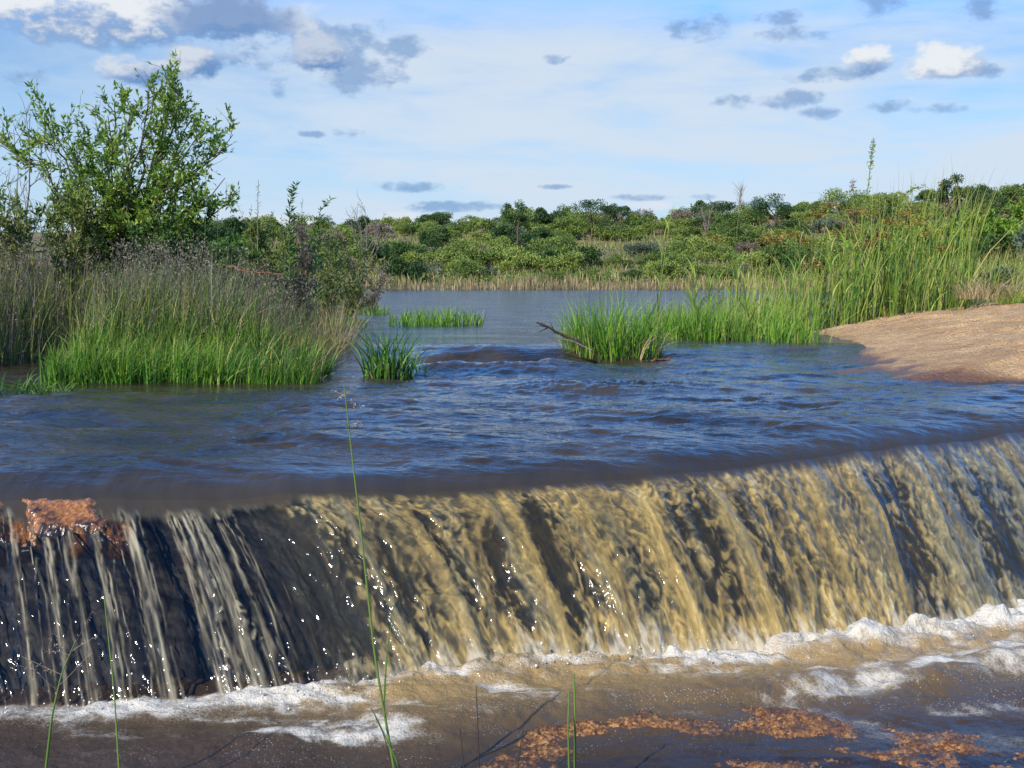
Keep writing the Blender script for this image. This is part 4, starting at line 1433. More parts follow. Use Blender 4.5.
def leafy_shrub(name, px, d, top_py, width_px, label, seed, leafmat, n_stem=6, leaves=2600, ll=0.12, lw=0.035, cat="shrub", stem_r=0.02, low=0.25, open_=0.5, targets=None, base_px=None):
    """stems from one foot with side branches and leafy twigs"""
    rg = np.random.RandomState(seed)
    bx = ((base_px if base_px is not None else px) - 512) / FPX * d
    g = float(ground_z(np.array(bx), np.array(d)))
    hgt = CAMZ + (272 - top_py) * d / FPX - g
    hw = 0.5 * width_px * d / FPX
    root = empty(name, (bx, d, g))
    tag(root, label, cat)
    tr, cr = Acc(), Acc()
    tw = []
    ends = []
    if targets:
        for (tx, ty, dd) in targets:
            q = atd(tx, ty, d + dd) - np.array([bx, d, g])
            ends.append(q)
    else:
        for i in range(n_stem):
            a = rg.uniform(0, 6.28)
            s = math.sqrt(rg.uniform(0.02, 1.0))
            ends.append(np.array([math.cos(a) * hw * s + (px - (base_px or px)) / FPX * d, math.sin(a) * hw * s * 0.8, hgt * (1.0 - 0.35 * s * rg.uniform(0.5, 1.0))]))
    for e in ends:
        ln = np.linalg.norm(e)
        ctl = np.array([e[0] * 0.25, e[1] * 0.25, e[2] * 0.5])
        t = np.linspace(0, 1, 10)[:, None]
        st = 2 * t * (1 - t) * ctl + t * t * e
        st = st + np.concatenate([np.zeros((1, 3)), rg.normal(size=(9, 3)) * 0.018 * ln])
        add_tube(tr, st, stem_r * rg.uniform(0.8, 1.2), stem_r * 0.18, 6)
        tw.append((st, 0.75))
        nb_ = int(5 + ln * 2.6)
        for j in range(nb_):
            tt = rg.uniform(low, 0.98)
            p, dd = on(st, tt)
            l1 = curve(p, perp_dir(dd, rg, rg.uniform(0.45, 0.95)), ln * rg.uniform(0.11, 0.28) * (1.15 - 0.6 * tt), rg, 6, 0.10, 0.06)
            add_tube(tr, l1, stem_r * 0.38 * (1.1 - 0.6 * tt), stem_r * 0.08, 4)
            tw.append((l1, 0.25))
            for k in range(3):
                p2, d2 = on(l1, rg.uniform(0.25, 0.95))
                l2 = curve(p2, perp_dir(d2, rg, rg.uniform(0.4, 0.9)), ln * rg.uniform(0.06, 0.13), rg, 4, 0.12, 0.05)
                add_tube(tr, l2, stem_r * 0.13, stem_r * 0.05, 3)
                tw.append((l2, 0.1))
    # leaves along the twigs, in tufts with bare stretches between
    wts = np.array([np.linalg.norm(np.diff(p, axis=0), axis=1).sum() * (1.0 if f < 0.5 else 0.3) for p, f in tw]) * rg.choice([0.15, 1.0, 1.8], len(tw), p=[0.25 * open_ * 2, 1 - 0.25 * open_ * 2 - 0.2, 0.2])
    cnt = rg.multinomial(leaves, wts / wts.sum())
    for (p, f), c in zip(tw, cnt):
        if c == 0:
            continue
        t = rg.uniform(f, 1.0, c)
        k = t * (len(p) - 1)
        i = np.minimum(k.astype(int), len(p) - 2)
        C = p[i] + (p[i + 1] - p[i]) * (k - i)[:, None]
        dd = p[i + 1] - p[i]
        dd = dd / np.linalg.norm(dd, axis=1, keepdims=True)
        D = dd * 0.6 + rg.normal(size=(c, 3)) * 0.55 + np.array([0, 0, 0.15])
        add_leaves(cr, C + rg.normal(size=(c, 3)) * 0.015, D, ll * rg.uniform(0.6, 1.25, c), lw * rg.uniform(0.8, 1.3, c), rg, tint=np.clip(rg.uniform(0.2, 0.8) + rg.uniform(-0.25, 0.35, c), 0, 1))
    tr.make("trunk", M['bark'], root)
    cr.make("crown", leafmat, root, smooth=False)
    return root


# the big airy shrub
leafy_shrub("tall_shrub", 130, 20.0, 62, 200, "tall airy shrub with many stems and bright leaves rising from the bank into the sky", 601, M['shrubleaf'],
            leaves=16000, ll=0.112, lw=0.038, cat="tree", stem_r=0.040, low=0.22, base_px=118,
            targets=[(232, 134, 0.4), (222, 176, -0.6), (196, 116, 0.7), (158, 92, -0.6), (176, 92, 0.5), (108, 116, -0.8), (10, 134, 0.5), (36, 114, -0.3), (200, 134, -0.9), (228, 204, 0.0), (128, 88, 0.0), (112, 104, 0.5), (150, 100, -0.3), (188, 94, 0.2), (204, 118, -0.2), (226, 138, 0.3), (212, 198, -0.5), (205, 223, 0.4), (48, 110, 0.3), (62, 134, -0.5),
                     (92, 126, 0.6), (28, 148, 0.2), (168, 140, 0.8), (172, 183, -0.8), (134, 148, -0.9), (88, 178, -0.7), (150, 208, -0.9), (180, 226, -0.4), (70, 208, -0.6)])
bare_shrub(22, 112, 20.6, 0.45, "bare grey leafless shrub beside the tall leafy shrub", 610, 7, "bare_shrub", 0.022)
for i, (px, d, top, wd, lab, mt, lv) in enumerate([
    (20, 18.6, 176, 90, "olive bush at the foot of the bare grey shrub", 'olive', 2600),
    (75, 19.0, 182, 90, "olive bush in front of the tall shrub's stems", 'olive', 2600),
    (205, 19.8, 206, 90, "dark leafy bush under the drooping branches of the tall shrub", 'weed', 2600),
    (160, 19.2, 214, 80, "dark leafy bush at the foot of the tall shrub", 'weed', 2200),
    (262, 19.5, 222, 70, "olive bush below the group of tall weed stalks", 'olive', 1900),
    (298, 21.0, 224, 60, "brownish bush behind the tan dry tuft", 'herb', 1800),
    (232, 18.2, 238, 60, "low dark bush among the brown herbs beside the fallen red branch", 'weed', 1700),
    (350, 30.0, 238, 70, "grey-green bush near the outer end of the near bank", 'olive', 2000),
    (322, 26.0, 226, 60, "olive green bush on the bank behind the tan dry tuft", 'olive', 1500),
    (368, 36.0, 258, 50, "low brown bush at the outermost tip of the near bank", 'herb', 1600),
]):
    leafy_shrub("bank_bush", px, d, top, wd, lab, 620 + i, M[mt], n_stem=9, leaves=lv, ll=0.11, lw=0.035, stem_r=0.014, low=0.15)


def tall_weed(px, top_py, d, label, seed, mat='weed', lean=0.05, leaf=0.10, n_leaf=46, bend=0.0, head=None, name="tall_weed", r=0.008, bare=0.25, base=None, x0=None, head_n=90, spike=0.35):
    """a single upright stalk with narrow leaves and, if given, a seed head"""
    rg = np.random.RandomState(seed)
    q = atd(px, top_py, d)
    bx = q[0] - lean * 1.0 if x0 is None else x0
    g = float(ground_z(np.array(bx), np.array(d))) if base is None else base
    root = empty(name, (bx, d, g))
    tag(root, label, "weed")
    tip = q - np.array([bx, d, g])
    t = np.linspace(0, 1, 14)[:, None]
    ctl = np.array([0.0, 0.0, tip[2] * 0.6])
    st = 2 * t * (1 - t) * ctl + t * t * tip
    if bend:
        st[:, 0] += bend * np.clip((t[:, 0] - 0.75) / 0.25, 0, 1) ** 2 * 0.22
        st[:, 2] -= abs(bend) * np.clip((t[:, 0] - 0.8) / 0.2, 0, 1) ** 2 * 0.12
    st = st + rg.normal(size=st.shape) * 0.006 * (t > 0)
    s_, l_ = Acc(), Acc()
    add_tube(s_, st, r, r * 0.3, 5, rg.uniform())
    s_.make("stem", M['stem'], root)
    k = rg.uniform(bare, 0.97, n_leaf)
    C = np.array([on(st, a)[0] for a in k])
    az = rg.uniform(0, 6.28, n_leaf)
    D = np.stack([np.cos(az), np.sin(az), rg.uniform(0.3, 1.0, n_leaf)], -1)
    add_leaves(l_, C, D, leaf * rg.uniform(0.5, 1.2, n_leaf) * (1.2 - 0.6 * k), leaf * 0.16, rg)
    l_.make("leaves", M[mat], root, smooth=False)
    if head:
        h_ = Acc()
        kk = rg.uniform(1 - spike, 1.0, head_n)
        C = np.array([on(st, a)[0] for a in kk])
        D = rg.normal(size=(head_n, 3)) + np.array([0, 0, 0.8])
        add_leaves(h_, C + rg.normal(size=(head_n, 3)) * 0.025, D, 0.05 * rg.uniform(0.7, 1.5, head_n), 0.022, rg)
        add_tube(h_, st[-5:], r * 0.6, r * 0.35, 4, 0.5)
        h_.make("seed_head", M[head], root, smooth=False)
    return root


for i, (px, top, d, lab, kw) in enumerate([
    (290, 176, 19.0, "tall leafy weed spire, tallest of the stalks on the near bank, curving at its tip", dict(bend=0.6, leaf=0.20, n_leaf=150, r=0.012, bare=0.35)),
    (318, 187, 19.4, "tall weed spire with a hooked tip beyond the tallest stalk of the near bank", dict(bend=1.4, leaf=0.19, n_leaf=130, r=0.011, bare=0.35)),
    (258, 180, 18.8, "dark brown dried weed stalk with upright branches", dict(mat='herb', n_leaf=60, r=0.014)),
    (251, 205, 18.5, "short forked weed stalk beside the dark dried one", dict(mat='weed', n_leaf=50)),
    (302, 198, 19.2, "thin grey stalk standing between the two tall weed spires", dict(mat='herb', n_leaf=34)),
    (234, 198, 18.6, "slanting bare stalk at the outer side of the weed group", dict(mat='herb', n_leaf=18, lean=-0.45)),
    (206, 196, 18.4, "thin weed stalk rising under the branches of the tall shrub", dict(n_leaf=50)),
    (270, 208, 19.0, "weed stalk with a small drooping tip in front of the pale cloud", dict(n_leaf=60, bend=0.3)),
    (330, 214, 20.5, "weed stalk above the tan dry tuft", dict(mat='herb', n_leaf=40)),
    (218, 210, 18.9, "leafy weed stalk at the edge of the tall shrub's shade", dict(n_leaf=60)),
    (282, 214, 18.4, "dark leafy weed in front of the tallest spire", dict(n_leaf=80)),
]):
    tall_weed(px, top, d, lab, 640 + i, **kw)


def tuft(name, label, cat, cx, cy, rx, ry, n, h, w, seed, mat, base=None, lean=(0.05, 0.6), droop=0.3, extra=None, radial=0.6):
    """one tuft of grass, its blades spreading from a common root"""
    rg = np.random.RandomState(seed)
    a, s = rg.uniform(0, 6.28, n), np.sqrt(rg.uniform(0, 1, n))
    x, y = np.cos(a) * s * rx, np.sin(a) * s * ry
    z0 = float(ground_z(np.array(cx), np.array(cy))) if base is None else base
    acc = Acc()
    az = np.where(rg.uniform(size=n) < radial, a + rg.normal(size=n) * 0.7, rg.uniform(0, 6.28, n))
    add_blades(acc, np.stack([x, y, np.full(n, -0.05)], -1), rg.uniform(*h, n) * (1.05 - 0.3 * s), rg.uniform(*w, n), rg.uniform(*lean, n), az, rg, 6, droop)
    o = acc.make(name, M[mat])
    o.location = (cx, cy, z0)
    tag(o, label, cat)
    if extra:
        e = Acc()
        m = extra[1]
        k = rg.uniform(0, 6.28, m)
        q = np.sqrt(rg.uniform(0, 1, m))
        add_blades(e, np.stack([np.cos(k) * q * rx, np.sin(k) * q * ry, np.full(m, -0.05)], -1), rg.uniform(h[0] * 0.5, h[1] * 0.8, m), rg.uniform(*w, m), rg.uniform(0.4, 1.1, m), k, rg, 6, 0.6)
        e.make("dry_blades", M[extra[0]], o)
    return o


P = lambda px, py, z=Z_POOL: at(px, py, z)
p = atd(330, 300, 18.6)
tuft("dry_grass_tuft", "tall tan dry grass tuft on the bank near the weed spires", "grass", p[0], 18.6, 0.34, 0.26, 520, (1.1, 2.0), (0.007, 0.014), 701, 'dry', lean=(0.1, 0.5))
p = P(388, 376)
tuft("water_grass_tuft", "dark green grass tuft standing alone in the current before the falls", "grass", p[0], p[1], 0.32, 0.25, 170, (0.5, 1.08), (0.016, 0.034), 702, 'reed_deep', base=-0.13, lean=(0.1, 0.7), extra=('dry', 14))
p = P(436, 327, 0.0)
tuft("water_grass_tuft", "low wide row of bright grass standing in the lake beyond the dark lone tuft", "grass", p[0], p[1], 1.15, 0.7, 420, (0.35, 0.72), (0.018, 0.034), 703, 'reed', base=0.0, lean=(0.05, 0.4), radial=0.2)
p = P(418, 372)
tuft("water_grass_tuft", "few thin blades bent over the current beside the dark lone tuft", "grass", p[0], p[1], 0.16, 0.12, 22, (0.3, 0.6), (0.012, 0.022), 704, 'reed_deep', base=-0.13, lean=(0.4, 1.1))
p = P(10, 392)
tuft("water_grass_tuft", "flattened grass scrap in the inlet beside the bright waterside grass", "grass", p[0], p[1], 0.3, 0.25, 90, (0.2, 0.55), (0.014, 0.026), 705, 'reed_deep', base=-0.13, lean=(0.5, 1.3))
p = P(45, 392)
tuft("water_grass_tuft", "low floating grass at the corner of the bright waterside grass", "grass", p[0], p[1], 0.35, 0.2, 110, (0.15, 0.4), (0.012, 0.024), 706, 'reed', base=-0.13, lean=(0.5, 1.3))
for i, (px, py, hh, lab) in enumerate([(345, 330, 0.55, "narrow green tuft off the tip of the waterside grass"), (374, 316, 0.6, "small tuft at the water's edge under the bank's outer bushes")]):
    p = P(px, py, 0.0)
    tuft("water_grass_tuft", lab, "grass", p[0], p[1], 0.5, 0.4, 120, (hh * 0.6, hh), (0.014, 0.028), 710 + i, 'reed', base=0.0)

# ------------------------------------------------------------------ reeds on the right
p = P(612, 357)
tuft("reed_island", "bright green reed island in the stream with dead leaves round its foot", "reeds", p[0], p[1], 0.80, 0.75, 800, (0.6, 1.45), (0.014, 0.028), 720, 'reed', base=-0.14, lean=(0.05, 0.5), extra=('dry', 220), radial=0.5)
p2 = P(690, 344)
tuft("reed_island", "green reed stand joined behind the island with the dead stick", "reeds", p2[0], p2[1], 0.95, 0.7, 620, (0.55, 1.15), (0.014, 0.028), 721, 'reed', base=-0.10, lean=(0.05, 0.5), extra=('sedge', 60), radial=0.3)
p3 = P(728, 345)
tuft("sedge_tuft", "small yellowish sedge tuft at the water's edge with a dry foot", "reeds", p3[0], p3[1], 0.22, 0.2, 130, (0.35, 0.85), (0.012, 0.022), 722, 'sedge', base=-0.13, lean=(0.1, 0.7), extra=('dry', 60))

keepR = lambda x, y: (right_in(x, y) < -0.05) & (right_in(x, y) > -4.5) & (fbm(x * 1.2, y * 1.2, 3, 730) > -0.28)
grass_mass("reeds", M['reed'], 3400, (2.9, 7.2), (19.2, 25.0), (0.45, 1.15), (0.014, 0.030), 731, (0.05, 0.5), keep=lambda x, y: keepR(x, y) & (y > 19.0 + 0.9 * np.abs(x - 5.2) * (x < 5.2)) & (pn(x * 9.1, y * 9.7, 731) > -0.1 - 1.2 * sst(-right_in(x, y), 0.2, 1.6)), zmin=-0.08,
           hmod=lambda x, y: 0.80 + 0.75 * fbm(x * 1.5, y * 1.5, 3, 732) + 0.35 * sst(x / y, 0.24, 0.30))
grass_mass("reeds", M['sedge'], 1500, (2.9, 7.0), (19.0, 25.0), (0.5, 1.5), (0.010, 0.022), 7311, (0.05, 0.7), keep=lambda x, y: keepR(x, y) & (y > 19.0 + 0.9 * np.abs(x - 5.2) * (x < 5.2)), zmin=-0.08,
           hmod=lambda x, y: 0.75 + 0.55 * sst(x / y, 0.22, 0.30))
grass_mass("tall_sedges", M['sedge'], 2000, (4.8, 12.0), (21.5, 27.5), (1.0, 3.0), (0.018, 0.040), 733, (0.03, 0.32),
           keep=lambda x, y: ((y > 23.7) | (right_in(x, y) < -0.1)) & (x / y > 0.19) & (x / y < 0.415) & (fbm(x * 1.0, y * 1.0, 3, 734) > -0.2), zmin=-0.10,
           hmod=lambda x, y: 0.62 + 0.62 * sst(x / y, 0.22, 0.36) + 0.25 * fbm(x * 0.9, y * 0.9, 3, 735))
grass_mass("bank_grass", M['sedge'], 6500, (7, 24), (23.8, 40), (0.7, 1.5), (0.012, 0.028), 736, (0.1, 0.6), keep=lambda x, y: (right_in(x, y) > 0.4))
grass_mass("bank_grass", M['dry'], 3500, (7, 24), (24.0, 42), (0.6, 1.5), (0.010, 0.022), 737, (0.1, 0.5), keep=lambda x, y: (right_in(x, y) > 0.6))
grass_mass("bank_grass", M['olive'], 5000, (9, 32), (30, 78), (0.6, 1.2), (0.02, 0.05), 738, (0.1, 0.5), keep=lambda x, y: (right_in(x, y) > 0.2))

# single tall sedges with orange-brown seed heads
rgs = np.random.RandomState(740)
for i in range(26):
    px = [716, 772, 790, 805, 818, 828, 838, 846, 856, 862, 870, 878, 884, 890, 897, 903, 912, 920, 776, 765, 850, 930, 942, 812, 868, 796][i]
    top = [226, 214, 232, 222, 216, 208, 226, 202, 198, 215, 210, 204, 222, 200, 210, 196, 204, 212, 228, 238, 232, 214, 226, 240, 226, 214][i]
    d = rgs.uniform(23.6, 25.8)
    x = (px - 512) / FPX * d
    top += rgs.uniform(-4, 34)
    q = atd(px, top, d)
    g = max(float(ground_z(np.array(x), np.array(d))), -0.12)
    root = empty("flowering_sedge", (x - 0.1, d, g))
    tag(root, "tall sedge with a loose orange-brown seed head in the reed thicket", "sedge", "flowering sedges in the reed thicket")
    s_, h_, l_ = Acc(), Acc(), Acc()
    tip = q - np.array([x - 0.1, d, g])
    st = np.linspace(0, 1, 8)[:, None] * tip + rgs.normal(size=(8, 3)) * 0.008
    add_tube(s_, st, 0.009, 0.004, 5, rgs.uniform())
    s_.make("stem", M['stem'], root)
    m = 34
    a = rgs.uniform(0, 6.28, m)
    rr = rgs.uniform(0.02, 0.20, m)
    C = tip + np.stack([np.cos(a) * rr, np.sin(a) * rr, 0.06 - rr * 0.5 + rgs.uniform(-0.06, 0.08, m)], -1)
    add_leaves(h_, C, np.stack([np.cos(a), np.sin(a), rgs.uniform(-0.6, 0.8, m)], -1), 0.085, 0.040, rgs)
    for k in range(34):
        add_tube(h_, [tip - np.array([0, 0, 0.05]), C[k]], 0.003, 0.002, 3, 0.3)
    h_.make("seed_head", M['seed'], root, smooth=False)
    b = rgs.uniform(0, 6.28, 7)
    add_blades(l_, np.array([tip] * 4 + [tip * 0.3, tip * 0.5, tip * 0.15]), rgs.uniform(0.25, 0.55, 7), 0.016, rgs.uniform(0.8, 1.6, 7), b, rgs, 5, 0.5)
    l_.make("leaves", M['sedge'], root)


def reed_stalk(px, top_py, d, label, seed, base_px=None, leaves=9, leaf_len=(0.5, 0.9), w=0.028, mat='sedge', head=None, r=0.012, base=None, name="reed_stalk"):
    """a tall reed: cane with long blades, the last one upright like a spear"""
    rg = np.random.RandomState(seed)
    q = atd(px, top_py, d)
    bx = ((base_px if base_px is not None else px) - 512) / FPX * d
    g = max(float(ground_z(np.array(bx), np.array(d))), -0.14) if base is None else base
    root = empty(name, (bx, d, g))
    tag(root, label, "reed")
    tip = q - np.array([bx, d, g])
    t = np.linspace(0, 1, 12)[:, None]
    st = tip * np.concatenate([t ** 1.5, t, t], 1) * np.array([1, 1, 0.94])
    s_, l_ = Acc(), Acc()
    add_tube(s_, st, r, r * 0.4, 5, rg.uniform())
    s_.make("stem", M['stem'], root)
    ks = np.linspace(0.2, 0.95, leaves)
    C = np.array([on(st, k)[0] for k in ks])
    side = np.where(np.arange(leaves) % 2 == 0, 0.0, np.pi) + rg.normal(size=leaves) * 0.5
    add_blades(l_, C, rg.uniform(*leaf_len, leaves) * (1.1 - 0.4 * ks), w, rg.uniform(0.25, 0.9, leaves), side, rg, 6, 0.5)
    l_.make("leaves", M[mat], root)
    if head:
        h_ = Acc()
        m = 60
        for k in range(m):
            p0 = on(st, rg.uniform(0.86, 1.0))[0]
            dd = np.array([rg.normal() * 0.5, rg.normal() * 0.5, 1.0])
            add_tube(h_, [p0, p0 + dd / np.linalg.norm(dd) * rg.uniform(0.08, 0.26)], 0.0035, 0.0015, 3, rg.uniform())
        add_tube(h_, st[-4:], r * 0.6, r * 0.45, 4, 0.5)
        h_.make("seed_head", M[head], root)
    return root


reed_stalk(672, 200, 18.5, "tall yellow-green reed leaning out of the reed island with a dark spear tip", 750, base_px=655, mat='sedge')
reed_stalk(664, 232, 18.8, "reed with folded dry leaves just below the leaning tall one", 751, base_px=657, mat='sedge', leaves=7)
reed_stalk(742, 178, 20.0, "very thin feathery grass stalk rising high over the water behind the sedge tuft", 752, base_px=728, mat='sedge', leaves=6, leaf_len=(0.3, 0.6), w=0.016, head='panicle', r=0.008)
reed_stalk(800, 214, 22.6, "pale dry reed cane at the outer edge of the reed thicket", 753, mat='dry', leaves=6, w=0.02)
reed_stalk(812, 226, 22.6, "brown dead cane standing straight in front of the reed thicket", 754, mat='dry', leaves=4, w=0.016)
reed_stalk(932, 198, 24.2, "bright yellow-green cane with broad blades close to the sand bank", 755, mat='sedge', leaves=12, leaf_len=(0.6, 1.0))
reed_stalk(962, 210, 24.4, "thin cane with long blades leaning over the sand bank", 756, base_px=940, mat='sedge', leaves=8, leaf_len=(0.6, 1.0))
reed_stalk(896, 230, 23.8, "thick bright reed with wide leaves at the front of the thicket", 757, mat='reed', leaves=12, leaf_len=(0.6, 1.0), w=0.034)
reed_stalk(916, 238, 23.9, "leafy reed beside the thick bright one at the front of the thicket", 758, mat='sedge', leaves=12, leaf_len=(0.5, 0.9), w=0.03)
reed_stalk(855, 250, 23.7, "short bright reed with arching blades low in the thicket", 759, mat='reed', leaves=10, leaf_len=(0.5, 0.9), w=0.03)
tall_weed(874, 140, 24.2, "tallest flowering weed above the reed thicket with a pale tufted top", 760, leaf=0.14, n_leaf=90, head='sedge', r=0.016, lean=0.22, bare=0.3, spike=0.14, mat='sedge', head_n=130)
tall_weed(900, 172, 24.0, "arching weed with a nodding tip beside the tallest flowering weed", 761, leaf=0.16, n_leaf=120, head='sedge', bend=2.6, r=0.013, lean=0.0, spike=0.16, mat='sedge', head_n=90)
tall_weed(853, 180, 24.0, "weed with a small pale flower tuft short of the tallest flowering weed", 762, leaf=0.08, n_leaf=46, head='panicle', r=0.007, lean=-0.05, spike=0.06, mat='sedge', head_n=60)

rgq = np.random.RandomState(790)
for i in range(30):
    px = rgq.uniform(690, 968)
    top = np.interp(px, [690, 770, 830, 900, 968], [262, 240, 222, 214, 232]) + rgq.uniform(-12, 30)
    d = rgq.uniform(23.8, 26.0) if px > 800 else rgq.uniform(20.0, 24.5)
    o = reed_stalk(px, top, d, "upright yellow-green reed with broad blades in the reed thicket", 800 + i, base_px=px + rgq.uniform(-10, 10), mat=['sedge', 'reed', 'sedge'][i % 3], leaves=10, leaf_len=(0.5, 1.0), w=0.036, r=0.014)
    o['group'] = "reeds of the reed thicket"

# bushes behind the sand bank
for i, (px, d, top, wd, lab, mt, lv) in enumerate([
    (1000, 36.0, 236, 80, "dark bush in the hollow behind the top of the sand bank", 'bush_dark', 2600),
    (960, 40.0, 238, 70, "dark olive bush behind the reed thicket's outer edge", 'weed', 2400),
    (1040, 33.0, 226, 90, "grey-green bush beyond the upper corner of the sand bank", 'bush_grey', 2600),
    (1000, 52.0, 206, 120, "large green bush on the slope above the sand bank", 'shrubleaf', 3000),
    (930, 58.0, 218, 90, "green bush on the slope behind the flowering sedges", 'shrubleaf', 2600),
    (1060, 60.0, 196, 120, "high green bush on the slope at the edge of the view", 'shrubleaf', 3000),
    (880, 66.0, 226, 90, "yellow-green bush behind the middle of the reed thicket", 'olive', 2400),
    (1008, 27.5, 268, 60, "low pale grey bush growing at the top edge of the sand bank", 'bush_grey', 1800),
]):
    leafy_shrub("slope_bush", px, d, top, wd, lab, 770 + i, M[mt], n_stem=12, leaves=lv * 2, ll=0.16 * d / 36, lw=0.07 * d / 36, stem_r=0.02, low=0.12)
p = atd(985, 292, 23.6)
tuft("dry_grass_tuft", "sprawling straw-coloured tuft drooping over the top edge of the sand bank", "grass", p[0], 23.4, 0.7, 0.5, 420, (0.3, 0.75), (0.010, 0.018), 780, 'dry', base=float(p[2]) - 0.1, lean=(0.4, 1.2))
p = atd(1010, 300, 23.2)
tuft("sedge_tuft", "yellow-green tuft rooted in the top of the sand bank", "grass", p[0], 23.0, 0.35, 0.3, 160, (0.25, 0.6), (0.010, 0.020), 781, 'sedge', base=float(p[2]) - 0.05, lean=(0.3, 0.9))


# ------------------------------------------------------------------ sticks and small driftwood
def stick(name, label, pts, r0, r1, mat, seed, cat="stick"):
    rg = np.random.RandomState(seed)
    pts = np.array(pts)
    o0 = pts[0].copy()
    acc = Acc()
    t = np.linspace(0, 1, 9)
    P_ = np.stack([np.interp(t, np.linspace(0, 1, len(pts)), pts[:, k]) for k in range(3)], -1) + rg.normal(size=(9, 3)) * r0 * 0.5
    add_tube(acc, P_, r0, r1, 7)
    for k in range(4):
        p, dd = on(P_, rg.uniform(0.35, 0.95))
        add_tube(acc, curve(p, perp_dir(dd, rg, rg.uniform(0.5, 1.0)), np.linalg.norm(pts[-1] - pts[0]) * rg.uniform(0.08, 0.22), rg, 4, 0.12), r0 * 0.4, r0 * 0.15, 5)
    o = acc.make(name, M[mat], origin=o0)
    o.location = o0
    tag(o, label, cat)
    return o


stick("dead_stick", "dark dead stick poking out of the reed island over the water", [atd(585, 347, 16.6), atd(562, 334, 16.6), atd(536, 321, 16.6)], 0.030, 0.014, 'deadwood', 801)
stick("dead_stick", "thin dead twig arching down to the water beneath the dark stick", [atd(590, 350, 16.4), atd(575, 342, 16.4), atd(553, 336, 16.4)], 0.010, 0.005, 'twig', 802)
stick("fallen_branch", "red-brown fallen branch caught in the herbs below the weed stalks", [atd(228, 266, 17.6), atd(250, 272, 17.6), atd(284, 275, 17.4)], 0.020, 0.009, 'redwood', 803)
stick("driftwood", "pale brown driftwood sliver lying on the water by the reed island", [P(650, 362) + [0, 0, .01], P(660, 361) + [0, 0, .03], P(672, 360.5) + [0, 0, .01]], 0.022, 0.010, 'redwood', 805)


# ------------------------------------------------------------------ rock breaking through the lip
def lip_rock(px0, px1, low, label, seed, push=0.05):
    """a boss of the ledge that stands out through the thin water: it follows the lip and the first part of the drop"""
    nu, nv = 260, 190
    px = np.linspace(px0 - 14, px1 + 14, nu)
    tpar = np.interp(px, LIPPX, np.arange(len(LIPPX)))
    idx = np.arange(len(LIPC))
    L = np.stack([np.interp(tpar, idx, LIPC[:, k]) for k in range(3)], -1)
    B = np.stack([np.interp(tpar, idx, BASEC[:, k]) for k in range(3)], -1)
    D = B - L
    hl = np.linalg.norm(D[:, :2], axis=1)
    dn = D[:, :2] / hl[:, None]
    v = np.linspace(low + 0.12, -0.30, nv)
    V, PX = np.meshgrid(v, px, indexing='ij')
    c0_ = np.clip(0.44 * hl / np.abs(D[:, 2]), 0.2, 0.7)[None]
    vp = np.maximum(V, 0)
    zf = np.where(V > 0, c0_ * vp + (1 - c0_) * vp ** 2.1, 0.0)
    back = np.maximum(-V, 0)
    P = L[None] + np.stack([D[None, :, 0] * V, D[None, :, 1] * V, D[None, :, 2] * zf], -1)
    P[..., 2] += 0.36 * back * hl[None] * np.exp(-back * 2.0)
    N = grid_normals(P)
    X = P[..., 0]
    n1 = fbm(X * 5 + seed, V * 6, 4, 840)
    n2 = fbm(X * 22 + seed, V * 24, 3, 844)
    side = np.minimum(PX - px0, px1 - PX) / 14.0
    m = np.minimum(np.minimum(side, (low - V) / 0.05), (V + 0.045) / 0.06) + 0.9 * n1 + 0.20 * n2
    m = sst(m, -0.5, 1.6)
    off = -0.07 + (push + 0.07) * m + 0.016 * n1 * m + 0.007 * n2 * m - 0.35 * sst(V, low - 0.01, low + 0.12)
    P = P + N * off[..., None]
    o0 = P[nv // 2, nu // 2].copy()
    o = build("rock", P - o0, grid_faces(nv, nu), M['rust'], attrs={'drop': V / low + 0.9 * n1 + 0.35 * n2})
    o.location = o0
    tag(o, label, "rock")
    return o


def rust_material():
    m, nb, out = new_mat("wet_rust_rock")
    tc = nb.node('ShaderNodeTexCoord').outputs['Object']
    n1 = nb.noise(tc, 9.0, 6.0, 0.65)
    n2 = nb.noise(tc, 40.0, 5.0, 0.7)
    c = nb.ramp(n2, [(0.3, (0.10, 0.035, 0.012)), (0.52, (0.24, 0.095, 0.026)), (0.72, (0.46, 0.22, 0.065))])
    c = nb.mix(nb.smooth(nb.attr('drop'), 0.45, 1.0), c, (0.020, 0.014, 0.011))
    p = principled(nb, c, 0.14, 1.40, 0.5, nb.bump(nb.m('ADD', n1, n2), 0.4, 0.010))
    nb.l.new(p.outputs[0], out.inputs[0])
    return m


M['rust'] = rust_material()
lip_rock(14, 108, 0.28, "orange-brown wet rock breaking through the lip of the falls", 1, 0.026)
lip_rock(-34, 6, 0.30, "small dark brown rock at the lip beside the orange-brown one", 5, 0.04)


